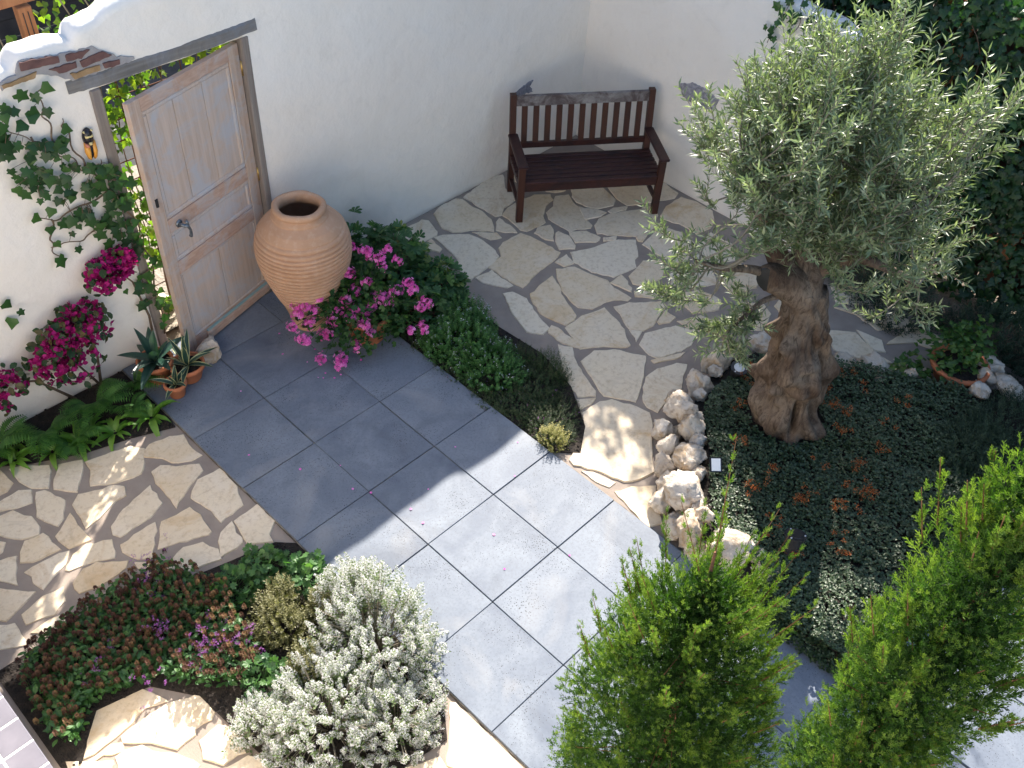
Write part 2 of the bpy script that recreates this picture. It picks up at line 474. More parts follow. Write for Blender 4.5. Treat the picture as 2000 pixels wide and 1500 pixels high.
# ------------------------------------------------------------ leaf templates (length along +Y, up +Z)
def T_lance(wd=.16, fold=.05, bend=-.08):
    return ([(0, 0, 0), (-wd, .45, fold), (0, .5, 0), (wd, .45, fold), (0, 1, bend)], [(0, 2, 4, 1), (0, 3, 4, 2)])
def T_oval(wd=.3, fold=.06, bend=-.1):
    V = [(0, 0, 0), (-wd * .75, .25, fold), (-wd, .55, fold), (-wd * .55, .85, fold * .3), (0, 1, bend),
         (wd * .55, .85, fold * .3), (wd, .55, fold), (wd * .75, .25, fold), (0, .5, .0)]
    return (V, [(0, 8, 2, 1), (8, 4, 3, 2), (0, 7, 6, 8), (8, 6, 5, 4)])
def T_ivy():
    o = [(0, 0), (.28, -.16), (.46, .10), (.36, .30), (.60, .52), (.28, .60), (0, 1.0), (-.28, .60), (-.60, .52), (-.36, .30), (-.46, .10), (-.28, -.16)]
    V = [(x, y, -.10 * abs(x) - .10 * y * y) for x, y in o] + [(0, .35, .03)]
    n = len(o)
    return (V, [(n, i, (i + 1) % n) for i in range(n)])
def T_ivy2():
    o = [(0, 0), (.34, -.02), (.48, .30), (.30, .48), (0, .95), (-.30, .48), (-.48, .30), (-.34, -.02)]
    V = [(x, y, -.12 * abs(x) - .10 * y * y) for x, y in o] + [(0, .35, .03)]
    n = len(o)
    return (V, [(n, i, (i + 1) % n) for i in range(n)])
def T_round(lobes=7, depth=.18, cup=.12, notch=True):
    n = lobes * 2; V = []; F = []
    for i in range(n):
        a = -PI / 2 + .35 + (2 * PI - .7) * i / (n - 1) if notch else 2 * PI * i / n
        r = .5 * (1 - depth * (i % 2))
        V.append((r * math.cos(a), .5 + r * math.sin(a), cup * (r * r * 4)))
    V.append((0, .42, 0))
    for i in range(n - 1): F.append((n, i, i + 1))
    if not notch: F.append((n, n - 1, 0))
    return (V, F)
def T_cut(lobes=5):
    V = [(0, 0, 0)]; F = []
    for k in range(lobes):
        a = PI / 2 + (k - (lobes - 1) / 2) * .62
        l = 1 - .12 * abs(k - (lobes - 1) / 2)
        c, s = math.cos(a), math.sin(a); b = len(V)
        px, py = -s, c
        V += [(c * l * .55 + px * .14, s * l * .55 + py * .14, .02), (c * l, s * l, -.10), (c * l * .55 - px * .14, s * l * .55 - py * .14, .02),
              (c * l * .8 + px * .17, s * l * .8 + py * .17, -.03), (c * l * .8 - px * .17, s * l * .8 - py * .17, -.03)]
        F += [(0, b + 2, b, ), (b, b + 2, b + 1), (b, b + 1, b + 3), (b + 2, b + 4, b + 1)]
    return (V, F)
def T_quad(w_=.5): return ([(-w_, 0, 0), (w_, 0, 0), (w_, 1, 0), (-w_, 1, 0)], [(0, 1, 2, 3)])
def T_tri(w_=.3): return ([(-w_, 0, 0), (w_, 0, 0), (0, 1, 0)], [(0, 1, 2)])
def T_floret(n=4):
    """small open flower, petals in a shallow cup"""
    V = [(0, 0, 0)]; F = []
    for k in range(n):
        a = 2 * PI * k / n; d = .38
        b = len(V)
        V += [(.6 * math.cos(a - d), .18, .6 * math.sin(a - d)), (math.cos(a), .32, math.sin(a)), (.6 * math.cos(a + d), .18, .6 * math.sin(a + d))]
        F.append((0, b, b + 1, b + 2))
    return (V, F)
def T_petal5():
    """ivy geranium floret facing +Y"""
    V = [(0, 0, 0)]; F = []
    for k in range(5):
        a = 2 * PI * k / 5 + .3; d = .5; b = len(V)
        V += [(.55 * math.cos(a - d), .12, .55 * math.sin(a - d)), (.95 * math.cos(a - .3), .25, .95 * math.sin(a - .3)), (.95 * math.cos(a + .3), .25, .95 * math.sin(a + .3)), (.55 * math.cos(a + d), .12, .55 * math.sin(a + d))]
        F.append((0, b, b + 1, b + 2, b + 3))
    return (V, F)
def T_spray(rng, n=13):
    """cypress spray: a twig with alternate scale-leaved branchlets (crossed blades)"""
    V = []; F = []; 
    def blade(p, q, w_):
        p = np.array(p); q = np.array(q); d = q - p; d = d / np.linalg.norm(d)
        s_ = np.cross(d, rdir(rng, 1)[0]); s_ = s_ / (np.linalg.norm(s_) + 1e-9) * w_
        b = len(V); m = p + (q - p) * .5
        V.extend([p, m + s_, q, m - s_]); F.append((b, b + 1, b + 2, b + 3))
    blade((0, 0, 0), (0, 1, 0), .035)
    for i in range(n):
        t = .12 + .82 * i / n; a = i * 2.4 + rng.uniform(-.4, .4)
        l = .34 * (1 - .55 * t) + .06; sp = .62
        d = np.array([math.cos(a) * sp, 1.0, math.sin(a) * sp]); d /= np.linalg.norm(d)
        p = np.array([0, t, 0]); q = p + d * l
        blade(p, q, .034)
        if i % 2 == 0:
            for sg in (-1, 1):
                d2 = d + np.array([sg * .5 * math.sin(a), .1, -sg * .5 * math.cos(a)]); d2 /= np.linalg.norm(d2)
                blade(p + d * l * .45, p + d * l * .45 + d2 * l * .5, .028)
    return (V, F)

def dome(rng, n, c, rx, ry, h, lump=.15, seed=1.0, rz=0.0, inner=(.86, 1.04), up=.5, low=0.02):
    """points on a lumpy dome with shoot directions"""
    d = rdir(rng, n); d[:, 2] = np.abs(d[:, 2]) * (1 - low) + low
    d /= np.linalg.norm(d, axis=1, keepdims=True)
    k = 1 + lump * nz(d, 2.6, seed)
    k *= rng.uniform(inner[0], inner[1], n)
    P = d * k[:, None] * np.array([rx, ry, h])
    ca, sa = math.cos(rz), math.sin(rz)
    P = np.stack([P[:, 0] * ca - P[:, 1] * sa, P[:, 0] * sa + P[:, 1] * ca, P[:, 2]], 1)
    D = np.stack([d[:, 0] * ca - d[:, 1] * sa, d[:, 0] * sa + d[:, 1] * ca, d[:, 2]], 1)
    D = D * (1 - up) + np.array([0, 0, up]); D += rng.normal(0, .16, D.shape)
    D /= np.linalg.norm(D, axis=1, keepdims=True)
    return P + np.array(c), D

def along(rng, tips, dirs, length, m):
    """m points spread back along each shoot: positions, shoot dirs, radial dirs, t (0 = tip)"""
    n = len(tips)
    t = (np.arange(m)[None] + rng.uniform(0, .9, (n, m))) / m
    P = tips[:, None] - dirs[:, None] * (t * length)[..., None]
    a = np.arange(m)[None] * 2.4 + rng.uniform(0, 6.28, (n, 1))
    ref = np.where(np.abs(dirs[:, 2:3]) < .9, np.array([[0, 0, 1.0]]), np.array([[1.0, 0, 0]]))
    x = np.cross(dirs, ref); x /= np.linalg.norm(x, axis=1, keepdims=True); y = np.cross(dirs, x)
    Rd = np.cos(a)[..., None] * x[:, None] + np.sin(a)[..., None] * y[:, None]
    D = np.repeat(dirs[:, None], m, 1)
    return P.reshape(-1, 3), D.reshape(-1, 3), Rd.reshape(-1, 3), t.ravel()

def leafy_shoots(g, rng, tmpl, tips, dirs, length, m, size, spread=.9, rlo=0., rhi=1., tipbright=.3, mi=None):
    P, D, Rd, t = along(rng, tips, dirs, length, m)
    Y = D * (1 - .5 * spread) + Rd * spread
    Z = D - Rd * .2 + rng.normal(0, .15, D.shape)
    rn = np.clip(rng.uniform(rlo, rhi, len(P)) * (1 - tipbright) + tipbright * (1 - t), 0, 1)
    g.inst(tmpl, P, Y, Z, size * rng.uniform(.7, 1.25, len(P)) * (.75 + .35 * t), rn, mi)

def lathe(g, prof, n=48, c=(0, 0, 0), rnd=.5, m=0):
    V = []; F = []
    a = np.arange(n) * 2 * PI / n
    for r, z in prof:
        V += [(c[0] + r * math.cos(x), c[1] + r * math.sin(x), c[2] + z) for x in a]
    for i in range(len(prof) - 1):
        for j in range(n):
            k = (j + 1) % n
            F.append((i * n + j, i * n + k, (i + 1) * n + k, (i + 1) * n + j))
    F.append(tuple(range(n - 1, -1, -1)))
    g.raw(V, F, rnd, m)

def frame(P, Y, Z, s=1.0):
    """matrix placing a template (Y length, Z up) at P"""
    Y = Vector(Y).normalized(); Z = Vector(Z); X = Y.cross(Z).normalized(); Z = X.cross(Y)
    return Matrix(((X.x * s, Y.x * s, Z.x * s, P[0]), (X.y * s, Y.y * s, Z.y * s, P[1]), (X.z * s, Y.z * s, Z.z * s, P[2]), (0, 0, 0, 1)))

def tmesh(name, tm, rnd=.5, smooth=True):
    g = Geo(); g.raw(tm[0], tm[1], rnd); me = g.mesh(name, smooth); return me
# ------------------------------------------------------------ traced layout, millimetres on the ground
FLAGS_R=[[(2650,907),(2960,911),(2997,859),(2947,684),(2901,646),(2741,652),(2672,772)],[(3101,902),(3219,945),(3411,941),(3453,890),(3440,781),(3459,631),(3433,494),(3381,396),(3324,347),(3177,505),(3098,533),(3042,583),(3018,688),(3047,776)],[(3487,909),(3692,952),(3935,987),(4035,936),(3877,757),(3937,669),(3847,560),(3654,545),(3564,476),(3498,502),(3499,648)],[(4162,933),(4191,854),(4246,716),(4143,681),(4040,718),(4044,785)],[(4168,642),(4450,449),(4293,357),(4191,395),(4148,468)],[(3555,467),(3681,521),(3790,525),(4016,497),(4138,407),(4089,331),(3970,301),(3839,218),(3784,136),(3697,133),(3551,151),(3525,205),(3557,337)],[(4153,360),(4273,289),(4210,191),(4190,74),(4093,-72),(4069,-180),(4022,-202),(3921,-129),(3840,-105),(3839,-9),(3841,150),(3897,232),(4020,257)],[(4446,435),(4724,264),(4706,208),(4602,158),(4539,-64),(4453,-108),(4303,-43),(4254,51),(4234,153),(4267,243)],[(4773,185),(5048,54),(5126,-158),(5083,-385),(4987,-422),(4753,-303),(4555,-197),(4564,-52),(4657,145)],[(4194,87),(4282,-41),(4317,-138),(4231,-144),(4084,-80)],[(4352,-136),(4424,-132),(4545,-205),(4485,-236),(4346,-180)],[(4091,-199),(4192,-159),(4346,-180),(4607,-326),(4673,-301),(4728,-399),(4645,-493),(4551,-541),(4523,-582),(4393,-594),(4252,-580),(4129,-440),(4007,-300)],[(4662,-508),(4827,-453),(5053,-446),(5105,-595),(5094,-789),(4988,-894),(4860,-943),(4692,-907),(4701,-755),(4645,-559)],[(3444,437),(3502,465),(3501,322),(3470,191),(3393,275),(3351,343)],[(3587,87),(3669,126),(3781,74),(3750,6),(3630,-106),(3593,-43)],[(3731,-40),(3765,-38),(3788,-153),(3726,-284),(3687,-310),(3574,-225),(3645,-120)],[(3831,-113),(3959,-210),(3984,-358),(3899,-376),(3761,-253)],[(4006,-377),(4115,-443),(4059,-472),(3970,-408)],[(4232,-578),(4363,-600),(4229,-654),(4206,-617)],[(3176,467),(3332,314),(3314,236),(3216,277)],[(2868,636),(2947,605),(3129,463),(3161,318),(3139,145),(3106,62),(3021,26),(2699,-12),(2691,102),(2815,284)],[(2722,631),(2829,632),(2798,468),(2756,449),(2710,527)],[(3273,180),(3487,166),(3522,76),(3552,-260),(3430,-302),(3238,-315),(2950,-379),(2932,-257),(2934,11),(3119,50),(3186,142)],[(3618,-319),(3831,-412),(4043,-464),(4203,-587),(4119,-668),(4031,-763),(3972,-766),(3898,-850),(3643,-805),(3553,-633),(3539,-437)],[(4193,-676),(4535,-621),(4600,-800),(4552,-995),(4312,-1089),(4223,-1047),(4180,-858)],[(3416,-326),(3570,-314),(3529,-446),(3429,-420)],[(2749,-21),(2925,-35),(2907,-305),(2850,-290),(2747,-108)],[(2944,-479),(3256,-440),(3202,-570),(3118,-704),(3024,-924),(2975,-946),(2872,-951),(2848,-864),(2823,-709),(2877,-589)],[(3351,-398),(3488,-483),(3519,-640),(3574,-797),(3531,-901),(3544,-1088),(3489,-1090),(3411,-1003),(3187,-954),(3110,-868),(3130,-750),(3182,-623),(3268,-487)],[(3556,-835),(3715,-833),(3645,-1004),(3604,-1037)],[(3757,-889),(4009,-838),(4139,-935),(4055,-1046),(3942,-1091),(3768,-1078),(3699,-981)],[(3633,-1046),(3788,-1150),(3907,-1292),(3849,-1327),(3710,-1255),(3579,-1102)],[(2770,-322),(2851,-360),(2873,-501),(2798,-687),(2744,-883),(2650,-894),(2580,-784),(2653,-555)],[(2782,-870),(2806,-924),(2788,-1179),(2753,-1210),(2691,-1074),(2694,-919)],[(2848,-962),(3060,-957),(3271,-1013),(3231,-1178),(3186,-1301),(3081,-1461),(3036,-1458),(2912,-1323),(2745,-1217),(2796,-1107)],[(3343,-1061),(3481,-1118),(3692,-1290),(3656,-1361),(3508,-1395),(3406,-1435),(3297,-1418),(3231,-1326),(3241,-1286),(3312,-1151)],[(3222,-1334),(3276,-1415),(3153,-1464)],[(3469,-1426),(3626,-1385),(3619,-1496),(3533,-1501),(3452,-1460)],[(3144,-1502),(3281,-1452),(3540,-1557),(3587,-1665),(3577,-1753),(3445,-1793),(3329,-1781),(3124,-1702),(3104,-1637)],[(3071,-1684),(3278,-1781),(3344,-1810),(3274,-1824),(3064,-1730)],[(2658,-1061),(2715,-1159),(2675,-1216),(2555,-1408),(2488,-1610),(2448,-1644),(2340,-1559),(2379,-1422),(2506,-1244)],[(2649,-1314),(2810,-1308),(2936,-1407),(3071,-1623),(2951,-1711),(2719,-1851),(2623,-1891),(2598,-1853),(2493,-1685),(2558,-1529)],[(2792,-1831),(2888,-1772),(3026,-1780),(3196,-1845),(3237,-1912),(2991,-2043),(2811,-2049),(2665,-2069),(2650,-1985),(2676,-1925)],[(2311,-1575),(2432,-1658),(2344,-1676),(2251,-1659)],[(2239,-1689),(2423,-1706),(2506,-1754),(2566,-1880),(2613,-2034),(2519,-2139),(2346,-2269),(2181,-2419),(2053,-2398),(1957,-2333),(1902,-2159),(1816,-1992),(1829,-1941),(1983,-1880),(2160,-1780)],[(1816,-2067),(1871,-2130),(1904,-2295),(1845,-2300),(1814,-2199)],[(1843,-2347),(1963,-2399),(2093,-2508),(1936,-2669),(1866,-2741),(1772,-2697),(1816,-2487)],[(3912,-1332),(4072,-1423),(4093,-1617),(3974,-1682),(3771,-1566),(3797,-1420)],[(4038,-1104),(4280,-1136),(4403,-1283),(4240,-1467),(4042,-1360),(3943,-1200)],[(4603,-1002),(4808,-984),(4812,-1226),(4647,-1387),(4489,-1285),(4375,-1107)],[(4470,-1342),(4626,-1445),(4642,-1645),(4456,-1732),(4234,-1639),(4279,-1502)],[(3592,-1538),(3800,-1626),(3839,-1761),(3714,-1812),(3592,-1702)],[(4186,-1735),(4322,-1893),(4262,-2016),(4037,-2088),(3858,-1926),(3946,-1800)],[(4570,-1935),(4785,-2129),(4696,-2266),(4420,-2298),(4296,-2117),(4378,-1980)],[(4739,-2341),(5034,-2643),(5075,-2892),(4963,-2876),(4758,-2742),(4800,-2503)],[(5026,-2899),(5080,-3171),(5035,-3231),(4898,-3173),(4852,-3031),(4650,-2880),(4927,-2896)],[(4628,-2624),(4669,-2831),(4560,-2930),(4516,-2824)],[(4421,-2437),(4592,-2626),(4497,-2872),(4488,-3026),(4347,-2865),(4267,-2629)],[(4545,-3013),(4642,-3198),(4629,-3313),(4505,-3200)],[(4977,-2153),(5160,-2392),(5013,-2517),(4799,-2324)]]
FLAGS_L=[[(-299,149),(-241,180),(-98,154),(-22,104),(-44,7),(-27,-145),(-111,-140),(-222,-67),(-239,11),(-327,102)],[(-634,337),(-341,251),(-287,169),(-386,24),(-421,-14),(-580,35),(-723,119),(-650,250)],[(-365,-47),(-284,-41),(-214,-116),(-90,-201),(-102,-271),(-188,-302),(-362,-393),(-412,-433),(-395,-334),(-390,-152)],[(-256,-377),(-172,-317),(-12,-335),(-17,-541),(-42,-597),(-74,-702),(-259,-726),(-249,-595),(-291,-422)],[(-193,-780),(-2,-770),(-3,-958),(-90,-1024),(-106,-1082),(-237,-994),(-215,-888)],[(-309,-800),(-208,-765),(-253,-961),(-415,-959),(-357,-844)],[(-574,-495),(-530,-463),(-341,-480),(-328,-578),(-348,-744),(-378,-752),(-669,-631)],[(-820,-444),(-725,-425),(-572,-432),(-600,-507),(-733,-667),(-800,-612),(-842,-503)],[(-792,-272),(-668,-202),(-434,-141),(-453,-327),(-578,-380),(-698,-378),(-789,-392),(-818,-338)],[(-882,56),(-810,103),(-677,37),(-591,16),(-558,-35),(-595,-108),(-664,-111),(-753,-141),(-917,-181),(-893,-28)],[(-1087,-102),(-928,5),(-939,-114),(-937,-280),(-1009,-265),(-1071,-242)],[(-1005,315),(-959,291),(-901,121),(-978,-4),(-1038,-40),(-1092,122)],[(-1285,396),(-1085,410),(-1026,354),(-1075,256),(-1161,280),(-1254,320),(-1309,344)],[(-1039,623),(-969,598),(-828,476),(-848,425),(-929,292),(-1012,370),(-1041,476)],[(-908,263),(-787,439),(-643,365),(-705,262),(-804,136)],[(-1161,707),(-1090,661),(-1086,597),(-1079,492),(-1144,455),(-1191,451),(-1257,503)],[(-1321,319),(-1269,288),(-1189,269),(-1123,151),(-1122,40),(-1157,-18),(-1255,20),(-1341,137),(-1375,205)],[(-1303,-66),(-1246,-6),(-1135,-30),(-1125,-120),(-1115,-219),(-1283,-190),(-1341,-143)],[(-1150,-359),(-1077,-307),(-979,-294),(-845,-366),(-895,-514),(-1033,-435),(-1153,-407),(-1169,-384)],[(-1355,-224),(-1194,-231),(-1083,-266),(-1151,-341),(-1332,-414),(-1355,-333),(-1336,-284)],[(-1504,-24),(-1428,-44),(-1337,-79),(-1398,-192),(-1433,-285),(-1490,-172),(-1542,-106)],[(-1580,-186),(-1520,-235),(-1376,-405),(-1483,-440),(-1595,-477),(-1620,-445),(-1669,-375)],[(-1507,-498),(-1357,-463),(-1236,-480),(-1281,-585),(-1368,-630),(-1521,-579)],[(-1526,-651),(-1406,-641),(-1313,-667),(-1316,-712),(-1428,-745)],[(-1680,-442),(-1567,-527),(-1573,-622),(-1569,-717),(-1708,-629),(-1754,-600)],[(-1180,-499),(-1088,-452),(-1004,-463),(-852,-581),(-889,-624),(-1055,-635),(-1187,-593)],[(-642,-762),(-551,-733),(-434,-781),(-398,-896),(-430,-971),(-574,-921),(-629,-913),(-650,-832)],[(-839,-619),(-663,-777),(-684,-868),(-719,-904),(-817,-777)],[(-1410,131),(-1359,100),(-1342,67),(-1379,14),(-1402,10),(-1450,46)],[(-1685,-1561),(-1608,-1454),(-1506,-1353),(-1424,-1342),(-1257,-1386),(-1190,-1568),(-1189,-1582),(-1300,-1539),(-1397,-1559),(-1499,-1572),(-1631,-1578)],[(-1481,-1590),(-1346,-1584),(-1188,-1596),(-1039,-1661),(-1033,-1822),(-1077,-1843),(-1168,-1830),(-1188,-1861),(-1297,-1865),(-1380,-1736),(-1490,-1630)],[(-1679,-1584),(-1545,-1588),(-1491,-1623),(-1516,-1665),(-1566,-1641)],[(-1563,-1668),(-1465,-1690),(-1423,-1713),(-1397,-1780),(-1313,-1874),(-1261,-2020),(-1328,-2049),(-1599,-1809)],[(-1758,-1514),(-1664,-1605),(-1583,-1672),(-1591,-1700),(-1648,-1738),(-1793,-1597)],[(-1189,-1909),(-1062,-1896),(-997,-2008),(-1044,-2135),(-1173,-2106),(-1225,-2008)],[(-1164,-2137),(-1042,-2161),(-955,-2293),(-1003,-2388),(-1175,-2267)],[(-39,-2703),(-9,-2717),(-5,-2882),(-6,-3018),(-6,-3262),(-16,-3326),(-180,-3185),(-299,-2959)],[(-477,-2805),(-300,-2902),(-313,-2964),(-213,-3172),(-354,-3151),(-540,-2926)]]
GERANIUM_HEADS=[(1698,298,680),(1768,200,654),(1903,95,665),(1916,5,609),(1806,52,571),(1598,196,541),(1663,70,492),(1431,242,466),(1569,93,447),(1332,259,414),(1898,-141,492),(1796,-117,444),(1897,-198,451),(1661,-43,410),(1708,-111,391),(1480,90,388),(1514,18,357),(1261,220,339),(1396,93,335),(1547,-49,331),(1338,78,286),(1446,6,305),(1159,281,316),(1178,192,264),(1083,268,256),(1264,52,219),(1495,-153,223),(1108,132,174),(1375,-142,151),(1224,-121,100),(1119,-25,100),(1875,-309,357),(1734,-359,230),(1809,-406,245),(1183,331,369),(1528,269,549),(1491,-71,279),(1604,-58,361)]
IVY_SPOTS=[(328,542),(289,1382),(292,1714),(390,445),(323,1387),(230,1189),(57,1434),(81,1430),(299,1448),(334,1427),(326,767),(354,1086),(347,1222),(109,1298),(280,1681),(363,487),(315,1688),(8,1697),(106,1581),(-9,1613),(144,1333),(293,1336),(368,985),(254,1093),(374,1397),(190,1755),(11,1638),(337,1036),(257,1150),(51,1438),(219,1568),(342,1613),(287,540),(232,1260),(163,1332),(164,1745),(256,1168),(-3,1693),(276,1440),(347,282),(312,711),(45,1429),(191,1282),(210,938),(99,1426),(83,1396),(26,1678),(332,1368),(380,750),(104,1442),(355,1411),(406,514),(341,1004),(12,1610),(178,1727),(152,1628),(264,1256),(294,671),(-17,1655),(395,921),(307,1440),(288,935),(247,1501),(128,1623),(337,1554),(421,414),(307,1626),(226,976),(292,1569),(172,1356),(371,575),(265,1009),(29,1932),(-170,1742),(-232,2205),(100,1775),(62,1873),(-279,2011),(-167,1690),(-182,2281),(-280,1917),(-109,1789),(-236,2032),(62,1927),(-102,2025),(-174,2045),(-12,1874),(-227,1875),(28,1962),(96,1978),(-108,2159),(-131,1964),(-10,1992),(-90,1993),(-232,1807),(-140,1988),(37,1957),(-112,1849),(-280,2042),(-83,2002),(-201,2308),(-74,1981),(-168,1875),(17,1734),(-259,2129),(-140,1767),(41,2343),(6,2280),(34,2203),(-71,2235),(-9,2312),(-250,1554),(-178,1194),(-86,1436),(-167,1435),(-54,1340),(-38,1206),(-55,1752),(-282,1868),(216,1988),(254,1745),(277,1627),(231,1724),(-125,1573),(-170,1651),(-168,1314),(-599,1038),(-538,959),(-585,898),(255,549),(322,656)]
# ============================================================ THE SETTING
def sheet(name, poly, z, mat, thick=0.0, parent=None, kind='structure', lump=0.0):
    g = Geo(); n = len(poly)
    V = [(x, y, z) for x, y in poly]; F = [tuple(range(n))]
    if thick:
        V += [(x, y, z - thick) for x, y in poly]
        F += [(i, n + i, n + (i + 1) % n, (i + 1) % n) for i in range(n)]
    g.raw(V, F)
    o = g.build(name, mat, parent)
    if parent is None: tag(o, kind=kind)
    return o

def ccw(poly):
    a = sum(poly[i - 1][0] * poly[i][1] - poly[i][0] * poly[i - 1][1] for i in range(len(poly)))
    return poly if a > 0 else poly[::-1]

ground = sheet('ground', [(-300, -300), (300, -300), (300, 300), (-300, 300)], -.06, M['earth'])
paving_left = sheet('pavement', [(-6, -9), (-.004, -9), (-.004, .99), (-6, .99)], 0.0, M['mortar'])
paving_right = sheet('pavement', [(1.782, -4.2), (5.16, -4.2), (5.16, .99), (1.782, .99)], 0.0, M['mortar'])
lane = sheet('lane', [(-8, 1.16), (9, 1.16), (9, 3.4), (-8, 3.4)], -.03, M['lane'])
road = sheet('road', [(-60, 3.4), (60, 3.4), (60, 60), (-60, 60)], -.035, M['asphalt'])

def flagstone(poly, parent, rng):
    poly = ccw([(x / 1000, y / 1000) for x, y in poly])
    cc = np.mean(poly, 0)
    poly = [tuple(np.array(p) + (np.array(p) - cc) / (np.linalg.norm(np.array(p) - cc) + 1e-6) * .008) for p in poly]
    out = []
    n = len(poly)
    for i in range(n):
        a = np.array(poly[i]); b = np.array(poly[(i + 1) % n]); d = b - a; l = np.linalg.norm(d)
        k = max(1, int(l / .045)); nn = np.array([d[1], -d[0]]) / (l + 1e-9)
        for j in range(k):
            t = j / k
            amp = .002 if j == 0 else .0040
            out.append(a + d * t + nn * rng.normal(0, amp) + rng.normal(0, .002, 2))
    out = np.array(out); m = len(out); c = out.mean(0)
    h = rng.uniform(.005, .010); tilt = rng.normal(0, .004, 2)
    def ring(shrink, z, use=True):
        q = c + (out - c) * (1 - shrink / np.maximum(np.linalg.norm(out - c, axis=1, keepdims=True), .03))
        zz = z + ((q - c) @ tilt if use else 0 * q[:, 0])
        return np.column_stack([q, zz])
    e = .004 + .004 * np.abs(np.sin(np.arange(m) * 1.7))
    top = ring(.007, h + .001); mid = ring(.004, h - .002); bot = ring(0, -.004, False)
    mid[:, 2] -= e * .4
    V = np.concatenate([bot, mid, top])
    F = []
    for i in range(m):
        j = (i + 1) % m
        F += [(i, j, m + j, m + i), (m + i, m + j, 2 * m + j, 2 * m + i)]
    F.append(tuple(range(2 * m, 3 * m)))
    g = Geo(); g.raw(V, F)
    return g.build('flagstone', M['flag'], parent)

rng = np.random.default_rng(11)
BED_FERN_ = [(-2.2, .98), (-2.2, .86), (-1.08, .65), (-.92, .53), (-.6, .37), (0, .16), (0, .98)]
for poly in FLAGS_L: flagstone(poly, paving_left, rng)
# the same crazy paving carries on to the house, outside the picture
taken = [[(x / 1000, y / 1000) for x, y in p] for p in FLAGS_L]
rf = np.random.default_rng(31)
for iy in range(5):
    for ix in range(4):
        cx_, cy_ = -1.90 + ix * .30 + .12 * (iy % 2), -.52 + iy * .28
        q = [(cx_ + sx * (.125 + rf.uniform(-.03, .015)) + rf.normal(0, .012), cy_ + sy * (.115 + rf.uniform(-.03, .015))) for sx, sy in ((-1, -1), (.1, -1.1), (1, -.9), (1.05, .2), (.9, 1), (-.2, 1.05), (-1, .8))]
        pts = np.array(q + [(cx_, cy_)] + [((a[0] + cx_) / 2, (a[1] + cy_) / 2) for a in q])
        if any(inpoly(pts, t).any() or inpoly(np.array(t), q).any() for t in taken) or inpoly(pts, BED_FERN_).any(): continue
        flagstone([(x * 1000, y * 1000) for x, y in q], paving_left, rng)
for poly in FLAGS_R: flagstone(poly, paving_right, rng)

# stepping path of large square slabs
path = sheet('path', [(-.002, -9), (1.78, -9), (1.78, .965), (-.002, .965)], .014, M['sand'], .012)
path_side = sheet('path', [(1.782, -9), (5.2, -9), (5.2, -4.3), (1.782, -4.3)], .014, M['sand'], .012)
def slab(x0, x1, y0, y1, parent):
    g = Geo()
    q = .0025
    g.box(((x0 + x1) / 2 + rng.normal(0, .001), (y0 + y1) / 2 + rng.normal(0, .001), .012 + rng.normal(0, .0008)),
          (x1 - x0 - 2 * q, y1 - y0 - 2 * q, .026), rng.normal(0, .0012), .5, 0, .0035)
    g.build('slab', M['slab'], parent)
cols = [(0, .6), (.6, 1.2), (1.2, 1.775)]
for j in range(-1, 14):
    y1, y0 = -j * .6, -(j + 1) * .6
    if j == -1: y1 = .6
    for x0, x1 in cols: slab(x0, x1, y0, y1, path)
for x0, x1 in cols: slab(x0, x1, .6, .962, path)
for j in range(0, 7):
    y1 = -4.32 - (j - 1) * .6 if j else -4.32
    y0 = -4.8 - j * .6
    y1 = -4.32 if j == 0 else -4.2 - j * .6
    for k in range(5): slab(1.785 + k * .6, 2.385 + k * .6, y0, y1, path_side)

# planting beds
BED_STRIP = [(1.79, .95), (2.62, .95), (2.55, .5), (2.5, .0), (2.45, -.6), (2.48, -1.05), (2.38, -1.45), (2.15, -1.80), (1.93, -1.95), (1.79, -1.80)]
BED_FERN = [(-2.2, .96), (-2.2, .9), (-1.08, .69), (-.92, .575), (-.6, .41), (-.3, .32), (-.02, .205), (-.006, .30), (-.006, .96)]
BED_LEFT = [(-.006, -1.20), (-.10, -1.10), (-.42, -1.02), (-.64, -.96), (-.72, -.80), (-1.0, -.75), (-1.58, -.76), (-1.80, -.76), (-1.80, -1.7), (-1.66, -1.52), (-1.5, -1.36), (-1.21, -1.43), (-1.04, -1.68), (-1.02, -1.9), (-.98, -2.35), (-.75, -2.75), (-.2, -2.85), (-.006, -2.60)]
BED_OLIVE = [(1.90, -3.0), (2.10, -2.80), (2.36, -2.62), (2.56, -2.47), (2.72, -2.30), (2.97, -2.24), (3.25, -2.15), (3.5, -2.25), (3.7, -2.30), (4.05, -2.88), (4.17, -3.05), (4.45, -3.6), (4.7, -3.85), (5.7, -4.0), (5.7, -4.30), (4.6, -4.42), (2.0, -4.30), (1.80, -4.2), (1.80, -3.5)]
